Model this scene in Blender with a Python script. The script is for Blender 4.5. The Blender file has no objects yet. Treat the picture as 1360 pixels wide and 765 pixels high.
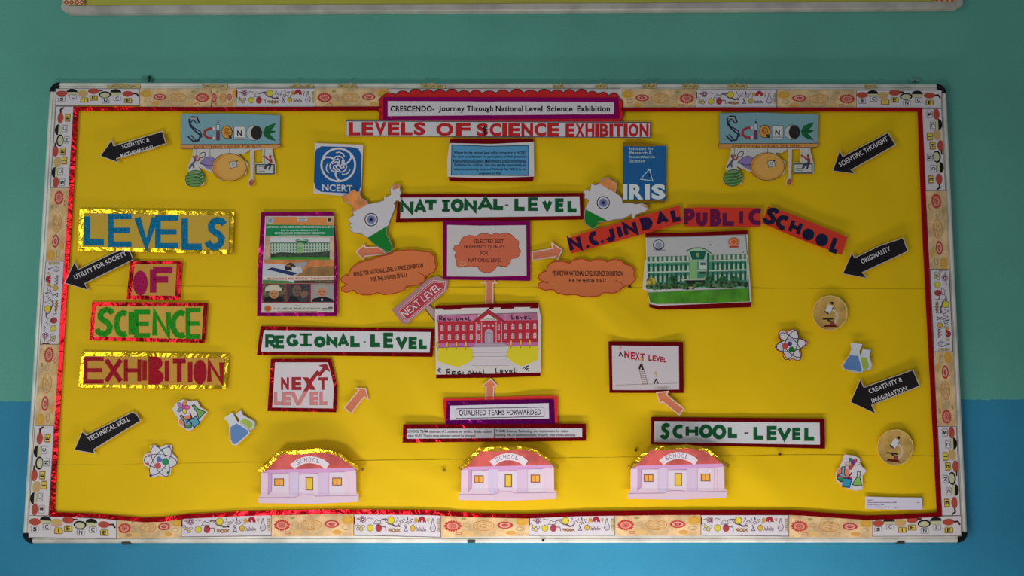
import bpy, bmesh, math, random
from mathutils import Vector, Matrix, noise
from mathutils.geometry import tessellate_polygon
random.seed(7)
SC = bpy.context.scene
COL = SC.collection
W, H, FPX = 1360.0, 765.0, 1058.0

# ------------------------------------------------------------------ camera
cd = bpy.data.cameras.new('camera'); cd.sensor_width = 36.0; cd.lens = FPX * 36.0 / W
cd.clip_start = 0.02; cd.clip_end = 50
cam = bpy.data.objects.new('camera', cd); COL.objects.link(cam)
CAMLOC = Vector((0, -2.12, 1.40))
CAMROT = Matrix.Rotation(math.radians(90 + 5.3), 3, 'X') @ Matrix.Rotation(math.radians(0.15), 3, 'Z')
cam.matrix_world = Matrix.Translation(CAMLOC) @ CAMROT.to_4x4()
SC.camera = cam
# ------------------------------------------------------------------ world, lights, exposure
wd = bpy.data.worlds.new('room_ambient'); SC.world = wd; wd.use_nodes = True
wd.node_tree.nodes['Background'].inputs[0].default_value = (0.80, 0.92, 1.0, 1)
wd.node_tree.nodes['Background'].inputs[1].default_value = 0.22
def area(name, loc, target, sx, sy, power, color):
    l = bpy.data.lights.new(name, 'AREA'); l.shape = 'RECTANGLE'; l.size = sx; l.size_y = sy
    l.energy = power; l.color = color
    o = bpy.data.objects.new(name, l); COL.objects.link(o); o.location = loc
    o.rotation_euler = (Vector(target) - Vector(loc)).to_track_quat('-Z', 'Y').to_euler()
    return o
area('low_fill_strip', (0.20, -0.44, 0.48), (0.20, 0, 1.06), 1.50, 0.12, 7.6, (1.0, 0.96, 0.95))  # unseen fill strip, added close to the wall to brighten the board's lower band
area('daylight_low', (-0.85, -1.70, 0.45), (0.0, 0, 1.60), 0.45, 0.30, 10.0, (1.0, 0.97, 0.93))
area('window_daylight', (-2.6, -2.4, 1.7), (0, 0, 1.6), 1.0, 1.2, 16.5, (0.88, 0.97, 1.0))
SC.view_settings.view_transform = 'Standard'; SC.view_settings.look = 'None'
SC.view_settings.gamma = 1.0; SC.view_settings.use_curve_mapping = False
SC.view_settings.exposure = 0.0

# ------------------------------------------------------------------ photo geometry -> world
def P(px, py, d):
    v = CAMROT @ Vector(((px - W / 2) / FPX, -(py - H / 2) / FPX, -1.0))
    t = (-d - CAMLOC.y) / v.y
    return CAMLOC + v * t
def clamp(x, a=0.0, b=1.0): return max(a, min(b, x))
def edge(px, py):
    l = 98 - (py - 143) * 33 / 540; r = 1221 + (py - 143) * 27 / 540
    m = min(px - l, r - px, py - 143, 685 - py)
    return clamp(m / 50)
def B(px, py):       # slow swell of the pasted yellow paper, followed by what is pinned to it
    return edge(px, py) * 0.0030 * max(0.05, 0.5 + 0.8 * noise.noise(Vector((px / 230, py / 230, 3.1))))
CREASES = [(800, 405, 0.62, 17, 75, 0.0040), (560, 510, 1.05, 18, 70, 0.0032), (505, 560, 1.0, 15, 60, 0.0026), (560, 625, 0.4, 16, 60, 0.0022), (700, 385, 0.1, 12, 60, 0.0020), (1010, 640, 0.9, 22, 60, 0.0024), (300, 215, 0.2, 22, 90, 0.0014), (730, 200, 0.5, 18, 60, 0.0018), (470, 395, 1.2, 12, 40, 0.0016)]
def E(px, py):       # creases and bulges of the yellow paper alone
    a = px * 0.86 + py * -0.5; b = px * 0.5 + py * 0.86
    mid = math.exp(-((px - 640) / 330) ** 2) * clamp((py - 150) / 250)
    e = noise.noise(Vector((a / 62, b / 240, 9.0))) * (0.0010 + 0.0030 * mid)
    e += noise.noise(Vector((px / 48, py / 70, 5.0))) * (0.0005 + 0.0006 * mid)
    for cx, cy, rot, wd, ln, h in CREASES:
        u = (px - cx) * math.cos(rot) + (py - cy) * math.sin(rot); w = -(px - cx) * math.sin(rot) + (py - cy) * math.cos(rot)
        e += h * math.exp(-(w / wd) ** 2 - (u / ln) ** 2)
    e *= 1.45
    if e < 0: e = -0.0016 * math.tanh(-e / 0.0016)
    return min(e, 0.0040) * edge(px, py)
S0 = 0.0180          # face of the board

# ------------------------------------------------------------------ materials
MATS = {}
def lin(c): return tuple(((v / 255) / 12.92 if v / 255 <= 0.04045 else ((v / 255 + 0.055) / 1.055) ** 2.4) for v in c) + (1,)
def bsdf(m): return m.node_tree.nodes['Principled BSDF']
def mat(color, kind='paper'):
    k = (tuple(color), kind)
    if k in MATS: return MATS[k]
    m = bpy.data.materials.new(kind + '_%02x%02x%02x' % tuple(int(c) for c in color)); m.use_nodes = True
    nt = m.node_tree; b = bsdf(m); b.inputs['Base Color'].default_value = lin(color)
    def N(t, **kw):
        n = nt.nodes.new(t)
        for a, v in kw.items(): n.inputs[a].default_value = v
        return n
    def coords():
        return nt.nodes.new('ShaderNodeTexCoord').outputs['Object']
    def bump(src, strength, dist):
        u = N('ShaderNodeBump', Strength=strength, Distance=dist)
        nt.links.new(src, u.inputs['Height']); nt.links.new(u.outputs[0], b.inputs['Normal'])
    if kind == 'paper':
        b.inputs['Roughness'].default_value = 0.75; b.inputs['Specular IOR Level'].default_value = 0.25
    elif kind == 'mottled':
        n = N('ShaderNodeTexNoise', Scale=28.0, Detail=3.0); nt.links.new(coords(), n.inputs['Vector'])
        r = nt.nodes.new('ShaderNodeValToRGB'); nt.links.new(n.outputs[0], r.inputs[0])
        r.color_ramp.elements[0].position = 0.35; r.color_ramp.elements[1].position = 0.65
        r.color_ramp.elements[0].color = lin([c * 0.84 for c in color]); r.color_ramp.elements[1].color = lin([min(255, c * 1.06) for c in color])
        nt.links.new(r.outputs[0], b.inputs['Base Color']); b.inputs['Roughness'].default_value = 0.75
        b.inputs['Specular IOR Level'].default_value = 0.25
    elif kind == 'photo':          # printed picture: strong small-scale tone changes
        n = N('ShaderNodeTexNoise', Scale=120.0, Detail=4.0); nt.links.new(coords(), n.inputs['Vector'])
        r = nt.nodes.new('ShaderNodeValToRGB'); nt.links.new(n.outputs[0], r.inputs[0])
        r.color_ramp.elements[0].position = 0.38; r.color_ramp.elements[1].position = 0.62
        r.color_ramp.elements[0].color = lin([c * 0.5 for c in color]); r.color_ramp.elements[1].color = lin([min(255, c * 1.35) for c in color])
        nt.links.new(r.outputs[0], b.inputs['Base Color']); b.inputs['Roughness'].default_value = 0.5
    elif kind == 'glossy':
        b.inputs['Roughness'].default_value = 0.35; b.inputs['Specular IOR Level'].default_value = 0.4
    elif kind == 'glitter':
        n = N('ShaderNodeTexNoise', Scale=420.0, Detail=2.0); nt.links.new(coords(), n.inputs['Vector'])
        r = nt.nodes.new('ShaderNodeValToRGB'); nt.links.new(n.outputs[0], r.inputs[0])
        r.color_ramp.elements[0].position = 0.3; r.color_ramp.elements[1].position = 0.7
        r.color_ramp.elements[0].color = lin([c * 0.62 for c in color]); r.color_ramp.elements[1].color = lin([min(255, c * 1.25) for c in color])
        nt.links.new(r.outputs[0], b.inputs['Base Color']); b.inputs['Roughness'].default_value = 0.6; b.inputs['Specular IOR Level'].default_value = 0.15
        bump(n.outputs[0], 0.4, 0.002)
    elif kind == 'foil':
        b.inputs['Metallic'].default_value = 0.85; b.inputs['Roughness'].default_value = 0.22
        n = N('ShaderNodeTexNoise', Scale=20.0, Detail=2.0, Distortion=2.0); nt.links.new(coords(), n.inputs['Vector'])
        v = N('ShaderNodeTexVoronoi', Scale=430.0); nt.links.new(coords(), v.inputs['Vector'])
        a = nt.nodes.new('ShaderNodeMath'); a.operation = 'MULTIPLY_ADD'; a.inputs[1].default_value = 0.03
        nt.links.new(v.outputs['Distance'], a.inputs[0]); nt.links.new(n.outputs[0], a.inputs[2])
        bump(a.outputs[0], 0.28, 0.014)
    elif kind == 'metal':
        b.inputs['Metallic'].default_value = 0.1; b.inputs['Roughness'].default_value = 0.45
        n = N('ShaderNodeTexNoise', Scale=14.0, Detail=4.0); nt.links.new(coords(), n.inputs['Vector'])
        r = nt.nodes.new('ShaderNodeValToRGB'); nt.links.new(n.outputs[0], r.inputs[0])
        r.color_ramp.elements[0].position = 0.3; r.color_ramp.elements[1].position = 0.6
        r.color_ramp.elements[0].color = lin([c * 0.85 for c in color]); r.color_ramp.elements[1].color = lin(color)
        nt.links.new(r.outputs[0], b.inputs['Base Color'])
    elif kind == 'chart':
        n = N('ShaderNodeTexNoise', Scale=5.0, Detail=3.0); nt.links.new(coords(), n.inputs['Vector'])
        r = nt.nodes.new('ShaderNodeValToRGB'); nt.links.new(n.outputs[0], r.inputs[0])
        r.color_ramp.elements[0].color = lin([c * 0.96 for c in color]); r.color_ramp.elements[1].color = lin([min(255, c * 1.03) for c in color])
        nt.links.new(r.outputs[0], b.inputs['Base Color']); b.inputs['Roughness'].default_value = 0.6
        b.inputs['Specular IOR Level'].default_value = 0.12
        f = N('ShaderNodeTexNoise', Scale=260.0, Detail=2.0); nt.links.new(coords(), f.inputs['Vector']); bump(f.outputs[0], 0.08, 0.001)
    elif kind == 'plastic':
        b.inputs['Roughness'].default_value = 0.6; b.inputs['Specular IOR Level'].default_value = 0.2
    MATS[k] = m
    return m

WHITE = (226, 218, 220); RED = (205, 45, 40); BLACK = (22, 18, 22); GREENI = (10, 92, 48)
CRIM = (165, 10, 22); MAG = (190, 10, 120); GOLD = (232, 185, 30); ORG = (226, 118, 62); TAN = (222, 178, 66)

# ------------------------------------------------------------------ glyph outlines from the built-in font
GL = {}
def glyph_mesh(s, bold):
    k = (s, bold)
    if k not in GL:
        c = bpy.data.curves.new('glyph', 'FONT'); c.body = s; c.resolution_u = 3 if len(s) < 12 else 2; c.offset = bold
        if bold: c.space_character = 1 + bold * 3
        o = bpy.data.objects.new('glyph', c)
        me = o.to_mesh()
        vs = [(v.co.x, -v.co.y) for v in me.vertices]; fs = [tuple(p.vertices) for p in me.polygons]
        o.to_mesh_clear(); bpy.data.objects.remove(o); bpy.data.curves.remove(c)
        x0 = min(v[0] for v in vs); x1 = max(v[0] for v in vs); y0 = min(v[1] for v in vs); y1 = max(v[1] for v in vs)
        GL[k] = ([((x - x0) / max(x1 - x0, 1e-6), (y - y0) / max(y1 - y0, 1e-6)) for x, y in vs], fs)
    return GL[k]

def arc(cx, cy, rx, ry, a0, a1, n=10):
    return [(cx + rx * math.cos(math.radians(a0 + (a1 - a0) * i / n)), cy + ry * math.sin(math.radians(a0 + (a1 - a0) * i / n))) for i in range(n + 1)]
SK = {
 'L': [[(0, 0), (0, 1), (1, 1)]], 'E': [[(1, 0), (0, 0), (0, 1), (1, 1)], [(0, .5), (.92, .5)]],
 'V': [[(0, 0), (.5, 1), (1, 0)]], 'F': [[(1, 0), (0, 0)], [(0, -.03), (0, 1)], [(0, .42), (.78, .42)]],
 'S': [[(1, .14), (.85, .02), (.6, -.02), (.35, .05), (.22, .18), (.24, .32), (.42, .43), (.68, .53), (.84, .68), (.78, .87), (.55, 1), (.3, 1), (.1, .93), (0, .8)]],
 'C': [arc(.75, .5, .75, .5, -62, -298, 12)], 'I': [[(.5, 0), (.5, 1)]], 'N': [[(0, 1), (0, 0), (1, 1), (1, 0)]],
 'X': [[(0, 0), (1, 1)], [(1, 0), (0, 1)]], 'H': [[(0, 0), (0, 1)], [(1, 0), (1, 1)], [(0, .5), (1, .5)]],
 'T': [[(0, 0), (1, 0)], [(.5, 0), (.5, 1)]], 'O': [arc(.5, .5, .5, .5, 0, 360, 20)],
 'U': [[(0, 0)] + arc(.5, .62, .5, .38, 180, 0, 8) + [(1, 0)]],
 'P': [[(0, 1), (0, 0)] + arc(.5, .27, .5, .27, -90, 90, 7) + [(0, .54)]],
 'R': [[(0, 1), (0, 0)] + arc(.5, .26, .42, .26, -90, 90, 7) + [(0, .52)], [(.3, .52), (1, 1)]],
 'D': [[(0, 0), (0, 1)] + arc(.3, .5, .7, .5, 90, -90, 8) + [(0, 0)]],
 'J': [[(.9, 0), (.9, .7)] + arc(.45, .7, .45, .3, 0, 170, 7)],
 'A': [[(0, 1), (.5, 0), (1, 1)], [(.2, .68), (.8, .68)]],
 'G': [arc(.6, .5, .6, .5, -50, -350, 12)[:-1] + [(1, .56), (.62, .56)]],
 'B': [[(0, 0), (0, 1)] + arc(.5, .74, .5, .26, 90, -90, 6) + [(.1, .48)] + arc(.45, .24, .4, .24, 90, -90, 6) + [(0, 0)]],
 '-': [[(0, .5), (1, .5)]], '.': [[(.3, .95), (.7, .95)]],
}

# ------------------------------------------------------------------ parts built in sheet coordinates
def ident(x, y): return (x, y)
def crop(ox, oy, s): return lambda x, y: (ox + x / s, oy + y / s)
def quadmap(a, b, c, d, w=1.0, h=1.0):     # art corners: top-left, top-right, bottom-right, bottom-left
    def f(x, y):
        u, v = x / w, y / h
        return ((a[0] * (1 - u) + b[0] * u) * (1 - v) + (d[0] * (1 - u) + c[0] * u) * v,
                (a[1] * (1 - u) + b[1] * u) * (1 - v) + (d[1] * (1 - u) + c[1] * u) * v)
    return f
LZ = 9e-5
class Part:
    def __init__(s, item, name, z=0.0, T=None, t=0.0, crumple=0.0, cell=6.0, label=None):
        s.item = item; s.name = name; s.z = z; s.T = T or item.T; s.t = t; s.crumple = crumple; s.cell = cell
        s.faces = []; s.mats = []; s.label = label; s.done = False
        item.parts.append(s)
    def mi(s, m):
        if m not in s.mats: s.mats.append(m)
        return s.mats.index(m)
    def pxpoly(s, pts, m, z):
        i = s.mi(m); n = len(pts)
        if n < 3: return
        area2 = sum(pts[k][0] * pts[(k + 1) % n][1] - pts[(k + 1) % n][0] * pts[k][1] for k in range(n))
        if area2 < 0: pts = pts[::-1]          # picture y grows downwards: make the face look at the camera
        tris = [(0, 1, 2)] if n == 3 else tessellate_polygon([[Vector((p[0], p[1], 0)) for p in pts]])
        for a, b, c in tris:
            ar = (pts[b][0] - pts[a][0]) * (pts[c][1] - pts[a][1]) - (pts[c][0] - pts[a][0]) * (pts[b][1] - pts[a][1])
            if abs(ar) < 1e-7: continue
            if ar < 0: b, c = c, b
            s.faces.append(([pts[a] + (z,), pts[b] + (z,), pts[c] + (z,)], i))
        if s.t > 0:
            for k in range(n):
                p, q = pts[k], pts[(k + 1) % n]
                s.faces.append(([q + (z,), p + (z,), p + (z - s.t,), q + (z - s.t,)], i))
    def poly(s, pts, color, L=1, kind='paper'):
        s.pxpoly([tuple(s.T(*p)) for p in pts], mat(color, kind), s.z + L * LZ); return s
    def rect(s, x0, y0, x1, y1, color, L=1, kind='paper'):
        return s.poly([(x0, y0), (x1, y0), (x1, y1), (x0, y1)], color, L, kind)
    def ell(s, cx, cy, rx, ry, color, L=1, kind='paper', n=18, rot=0):
        c, q = math.cos(math.radians(rot)), math.sin(math.radians(rot))
        return s.poly([(cx + rx * math.cos(6.28318 * i / n) * c - ry * math.sin(6.28318 * i / n) * q,
                        cy + rx * math.cos(6.28318 * i / n) * q + ry * math.sin(6.28318 * i / n) * c) for i in range(n)], color, L, kind)
    def line(s, pts, w, color, L=2, kind='paper', closed=False):   # w in photo pixels
        q = [tuple(s.T(*p)) for p in pts]
        if closed: q = q + [q[0]]
        q = [p for k, p in enumerate(q) if k == 0 or math.dist(p, q[k - 1]) > 1e-4]
        if len(q) < 2: return s
        closed = closed or math.dist(q[0], q[-1]) < 1e-3
        def nrm(a, b):
            d = math.dist(a, b); return (-(b[1] - a[1]) / d, (b[0] - a[0]) / d)
        ns = [nrm(q[k], q[k + 1]) for k in range(len(q) - 1)]
        off = []
        for k in range(len(q)):
            if 0 < k < len(q) - 1: a, b = ns[k - 1], ns[k]
            elif closed: a, b = ns[-1], ns[0]
            else: a = b = ns[min(k, len(ns) - 1)]
            mx, my = a[0] + b[0], a[1] + b[1]; l = math.hypot(mx, my)
            if l < 0.3: mx, my, sc = b[0], b[1], 1.0
            else:
                mx, my = mx / l, my / l; sc = min(1.0 / max(mx * b[0] + my * b[1], 0.4), 2.0)
            off.append((mx * sc * w / 2, my * sc * w / 2))
        m = mat(color, kind); z = s.z + L * LZ
        for k in range(len(q) - 1):
            a, b, oa, ob = q[k], q[k + 1], off[k], off[k + 1]
            s.pxpoly([(a[0] + oa[0], a[1] + oa[1]), (b[0] + ob[0], b[1] + ob[1]), (b[0] - ob[0], b[1] - ob[1]), (a[0] - oa[0], a[1] - oa[1])], m, z)
        return s
    def oval(s, cx, cy, rx, ry, w, color, L=2, rot=0, n=18):
        c, q = math.cos(math.radians(rot)), math.sin(math.radians(rot))
        return s.line([(cx + rx * math.cos(6.28318 * i / n) * c - ry * math.sin(6.28318 * i / n) * q,
                        cy + rx * math.cos(6.28318 * i / n) * q + ry * math.sin(6.28318 * i / n) * c) for i in range(n)], w, color, L, closed=True)
    def text(s, body, x0, y0, x1, y1, color, bold=0.0, L=3, dy=0.0, kind='paper', rot=0):
        # dy: how far the right end sits lower than the left end
        vs, fs = glyph_mesh(body, bold); i = s.mi(mat(color, kind)); z = s.z + L * LZ
        cx, cy = (x0 + x1) / 2, (y0 + y1) / 2; cr, sr = math.cos(math.radians(rot)), math.sin(math.radians(rot))
        q = []
        for u, v in vs:
            x, y = x0 + u * (x1 - x0), y0 + v * (y1 - y0) + dy * (u - 0.5)
            if rot: x, y = cx + (x - cx) * cr - (y - cy) * sr, cy + (x - cx) * sr + (y - cy) * cr
            q.append(tuple(s.T(x, y)) + (z,))
        for f in fs:
            p = [q[k] for k in f]
            ar = sum(p[k][0] * p[(k + 1) % len(p)][1] - p[(k + 1) % len(p)][0] * p[k][1] for k in range(len(p)))
            s.faces.append((p if ar > 0 else p[::-1], i))
        return s
    def letter(s, ch, x0, y0, x1, y1, w, color, L=3, kind='paper', rot=0):   # stroked hand letter; w in photo pixels
        sx = math.dist(s.T(0, 0), s.T(1, 0)); w *= 0.84 if ch in 'EHAGR' and w > 3 else 1; h = w / sx / 2
        cx, cy = (x0 + x1) / 2, (y0 + y1) / 2; cr, sr = math.cos(math.radians(rot)), math.sin(math.radians(rot))
        for st in SK[ch]:
            pts = []
            for u, v in st:
                x, y = x0 + h + u * (x1 - x0 - 2 * h), y0 + h + v * (y1 - y0 - 2 * h)
                pts.append((cx + (x - cx) * cr - (y - cy) * sr, cy + (x - cx) * sr + (y - cy) * cr))
            s.line(pts, w, color, L, kind)
        return s
    def build(s, root):
        if not s.faces: return
        bm = bmesh.new(); big = False; small = []
        lay = s.faces
        c = s.cell if s.crumple else 6.0
        for pts, i in lay:
            dx = max(p[0] for p in pts) - min(p[0] for p in pts); dy = max(p[1] for p in pts) - min(p[1] for p in pts)
            if dx < c * 1.3 and dy < c * 1.3: small.append((pts, i)); continue
            big = True
            try:
                f = bm.faces.new([bm.verts.new(p) for p in pts]); f.material_index = i
            except ValueError: pass
        if big:
            xs = [v.co.x for v in bm.verts]; ys = [v.co.y for v in bm.verts]
            for ax, a, b in ((0, min(xs), max(xs)), (1, min(ys), max(ys))):
                k = math.floor(a / c) + 1
                no = Vector((1, 0, 0)) if ax == 0 else Vector((0, 1, 0))
                while k * c < b:
                    bmesh.ops.bisect_plane(bm, geom=bm.verts[:] + bm.edges[:] + bm.faces[:], dist=1e-5, plane_co=no * (k * c), plane_no=no)
                    k += 1
            bmesh.ops.remove_doubles(bm, verts=bm.verts[:], dist=2e-6)
        for pts, i in small:
            try:
                f = bm.faces.new([bm.verts.new(p) for p in pts]); f.material_index = i
            except ValueError: pass
        D = s.item.D; o = root.location
        for v in bm.verts:
            x, y, z = v.co
            d = D(x, y) + z
            if s.crumple: d += 0.7 * s.crumple * (0.5 + noise.noise(Vector((x * 0.07, y * 0.07, s.item.seed))))
            v.co = P(x, y, d) - o
        me = bpy.data.meshes.new(s.name)
        bm.normal_update(); bm.to_mesh(me); bm.free()
        for m in s.mats: me.materials.append(m)
        ob = bpy.data.objects.new(s.name, me); COL.objects.link(ob); ob.parent = root
        if s.label: ob['label'] = s.label
        return ob
class Item:
    def __init__(s, name, label, cat, box, lift=0.0, level=0, group=None, cu=0.0, cv=0.0, curl=None, T=None, flat=False):
        s.name, s.label, s.cat, s.group = name, label, cat, group
        s.box = box; s.parts = []; s.T = T or ident; s.seed = random.random() * 50
        s.base = S0 + 0.0040 + lift + level * 0.0022; s.cu, s.cv = cu, cv; s.curl = curl; s.flat = flat; s.nodes = {}
    def D(s, x, y):          # sheet relief, bilinear between the nodes of a 6-unit grid so every layer follows it exactly
        i, j = math.floor(x / 6), math.floor(y / 6); fx, fy = x / 6 - i, y / 6 - j; g = []
        for a, b in ((i, j), (i + 1, j), (i, j + 1), (i + 1, j + 1)):
            if (a, b) not in s.nodes: s.nodes[(a, b)] = s.D0(a * 6.0, b * 6.0)
            g.append(s.nodes[(a, b)])
        return (g[0] * (1 - fx) + g[1] * fx) * (1 - fy) + (g[2] * (1 - fx) + g[3] * fx) * fy
    def D0(s, x, y):
        x0, y0, x1, y1 = s.box
        u = (2 * x - x0 - x1) / (x1 - x0); v = (2 * y - y0 - y1) / (y1 - y0)
        d = s.base + s.cu * u * u + s.cv * v * v
        if not s.flat: d += B(x, y)
        if s.curl: d += s.curl(u, v)
        return d
    def part(s, name, z=0.0, **kw): return Part(s, name, z, **kw)
    def finish(s):
        cx, cy = (s.box[0] + s.box[2]) / 2, s.box[3]
        r = bpy.data.objects.new(s.name, None); COL.objects.link(r); r.empty_display_size = 0.03
        r.location = P(cx, cy, s.D(cx, cy)); r['label'] = s.label; r['category'] = s.cat
        if s.group: r['group'] = s.group
        for p in s.parts: p.build(r)
        return r

def boxmesh(name, a, b, m, parent=None, bevel=0.0, kind=None):
    bm = bmesh.new(); bmesh.ops.create_cube(bm, size=1)
    for v in bm.verts: v.co = Vector([(a[i] + b[i]) / 2 + v.co[i] * (b[i] - a[i]) for i in range(3)])
    if bevel: bmesh.ops.bevel(bm, geom=bm.edges[:], offset=bevel, segments=2, affect='EDGES')
    me = bpy.data.meshes.new(name); bm.to_mesh(me); bm.free(); me.materials.append(m)
    o = bpy.data.objects.new(name, me); COL.objects.link(o)
    if parent: 
        for v in me.vertices: v.co -= parent.location
        o.parent = parent
    if kind: o['kind'] = kind
    return o

# ================================================================== setting
_a, _b = P(20, 533, 0), P(1335, 530.5, 0); ZS = (_b.z - _a.z) / (_b.x - _a.x); ZL = _a.z - ZS * _a.x
def wall_material():
    m = bpy.data.materials.new('two_tone_wall_paint'); m.use_nodes = True; nt = m.node_tree; b = bsdf(m)
    tc = nt.nodes.new('ShaderNodeTexCoord'); sp = nt.nodes.new('ShaderNodeSeparateXYZ'); nt.links.new(tc.outputs['Object'], sp.inputs[0])
    n = nt.nodes.new('ShaderNodeTexNoise'); n.inputs['Scale'].default_value = 45; n.inputs['Detail'].default_value = 3; nt.links.new(tc.outputs['Object'], n.inputs['Vector'])
    a = nt.nodes.new('ShaderNodeMath'); a.operation = 'MULTIPLY_ADD'; a.inputs[1].default_value = 0.014; nt.links.new(n.outputs[0], a.inputs[0]); nt.links.new(sp.outputs['Z'], a.inputs[2])
    sl = nt.nodes.new('ShaderNodeMath'); sl.operation = 'MULTIPLY_ADD'; sl.inputs[1].default_value = -ZS; nt.links.new(sp.outputs['X'], sl.inputs[0]); nt.links.new(a.outputs[0], sl.inputs[2])
    g = nt.nodes.new('ShaderNodeMath'); g.operation = 'GREATER_THAN'; g.inputs[1].default_value = ZL + 0.007; nt.links.new(sl.outputs[0], g.inputs[0])
    big = nt.nodes.new('ShaderNodeTexNoise'); big.inputs['Scale'].default_value = 2.2; big.inputs['Detail'].default_value = 5; nt.links.new(tc.outputs['Object'], big.inputs['Vector'])
    def two(c, k1, k2):
        r = nt.nodes.new('ShaderNodeValToRGB'); r.color_ramp.elements[0].position = 0.3; r.color_ramp.elements[1].position = 0.7
        r.color_ramp.elements[0].color = lin([v * k1 for v in c]); r.color_ramp.elements[1].color = lin([v * k2 for v in c]); nt.links.new(big.outputs[0], r.inputs[0]); return r
    lo = two((52, 142, 178), 0.93, 1.04); up = two((100, 174, 156), 0.94, 1.04)
    mx = nt.nodes.new('ShaderNodeMix'); mx.data_type = 'RGBA'; nt.links.new(g.outputs[0], mx.inputs[0]); nt.links.new(lo.outputs[0], mx.inputs[6]); nt.links.new(up.outputs[0], mx.inputs[7])
    fine = nt.nodes.new('ShaderNodeTexNoise'); fine.inputs['Scale'].default_value = 330; fine.inputs['Detail'].default_value = 3; nt.links.new(tc.outputs['Object'], fine.inputs['Vector'])
    bu = nt.nodes.new('ShaderNodeBump'); bu.inputs['Strength'].default_value = 0.22; bu.inputs['Distance'].default_value = 0.0016
    nt.links.new(fine.outputs[0], bu.inputs['Height']); nt.links.new(bu.outputs[0], b.inputs['Normal'])
    gr = nt.nodes.new('ShaderNodeValToRGB'); gr.color_ramp.elements[0].position = 0.3; gr.color_ramp.elements[1].position = 0.7; gr.color_ramp.elements[0].color = (0.86, 0.86, 0.86, 1); gr.color_ramp.elements[1].color = (1.1, 1.08, 1.08, 1)
    nt.links.new(fine.outputs[0], gr.inputs[0]); m2 = nt.nodes.new('ShaderNodeMix'); m2.data_type = 'RGBA'; m2.blend_type = 'MULTIPLY'; m2.inputs[0].default_value = 1.0
    nt.links.new(mx.outputs[2], m2.inputs[6]); nt.links.new(gr.outputs[0], m2.inputs[7])
    nt.links.new(m2.outputs[2], b.inputs['Base Color']); b.inputs['Roughness'].default_value = 0.65; b.inputs['Specular IOR Level'].default_value = 0.25
    return m
boxmesh('wall_back', (-3.2, 0.0, 0.0), (3.2, 0.15, 3.1), wall_material(), kind='structure')
def floor_material():
    m = bpy.data.materials.new('terrazzo_floor'); m.use_nodes = True; nt = m.node_tree; b = bsdf(m)
    v = nt.nodes.new('ShaderNodeTexVoronoi'); v.inputs['Scale'].default_value = 90; tc = nt.nodes.new('ShaderNodeTexCoord'); nt.links.new(tc.outputs['Object'], v.inputs['Vector'])
    r = nt.nodes.new('ShaderNodeValToRGB'); r.color_ramp.elements[0].color = lin((120, 112, 102)); r.color_ramp.elements[1].color = lin((168, 160, 148))
    nt.links.new(v.outputs['Color'], r.inputs[0]); nt.links.new(r.outputs[0], b.inputs['Base Color']); b.inputs['Roughness'].default_value = 0.4
    return m
boxmesh('floor', (-3.2, -4.5, -0.1), (3.2, 0.15, 0.0), floor_material(), kind='structure')

# ================================================================== the notice board
FR = mat((232, 226, 214), 'metal'); BL = mat((12, 14, 20), 'plastic')
OUT = [(66, 109), (1257, 111), (1286, 721), (29, 722)]      # outer corners of the frame
board = bpy.data.objects.new('notice_board', None); COL.objects.link(board)
board.location = P(660, 722, 0.004)
board['label'] = 'large aluminium-framed notice board covered with yellow chart paper'; board['category'] = 'notice board'
def world_obj(name, bm, mats, parent, smooth=False, label=None):
    for v in bm.verts: v.co -= parent.location
    bmesh.ops.recalc_face_normals(bm, faces=bm.faces[:])
    me = bpy.data.meshes.new(name); bm.to_mesh(me); bm.free()
    for m in mats: me.materials.append(m)
    if smooth:
        for p in me.polygons: p.use_smooth = True
    o = bpy.data.objects.new(name, me); COL.objects.link(o); o.parent = parent
    if label: o['label'] = label
    return o
WO = [P(x, y, 0.02) for x, y in OUT]
def rail(parent, a, b, inward, mts, name='frame_rail', prof=None, label=None):
    # a profile swept from a to b; inward points to the board centre
    prof = prof or [(0, 0.001), (0, 0.015), (0.002, 0.0195), (0.006, 0.0215), (0.011, 0.0215), (0.0118, 0.0190), (0.0128, 0.0190), (0.0136, 0.0212), (0.019, 0.0212), (0.0215, 0.0185), (0.0215, 0.001)]
    bm = bmesh.new(); rings = []
    n = 24
    for k in range(n + 1):
        c = a.lerp(b, k / n); j = 0.0004 * noise.noise(Vector((c.x * 6, c.z * 6, 1)))
        mi = 1.0 
        rings.append([bm.verts.new(Vector((c.x, 0, c.z)) + inward * (w) + Vector((0, -d - j, 0))) for w, d in prof])
    for k in range(n):
        for q in range(len(prof)):
            r = (q + 1) % len(prof)
            bm.faces.new([rings[k][q], rings[k][r], rings[k + 1][r], rings[k + 1][q]])
    bm.faces.new(rings[0]); bm.faces.new(rings[-1][::-1])
    return world_obj(name, bm, mts, parent, label=label)
cen = sum(WO, Vector()) / 4
for i in range(4):
    a, b = WO[i], WO[(i + 1) % 4]
    t = (b - a).normalized(); inward = Vector((-t.z, 0, t.x))
    if inward.dot(cen - a) < 0: inward = -inward
    rail(board, a + t * 0.0262, b - t * 0.0262, inward, [FR])
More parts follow.
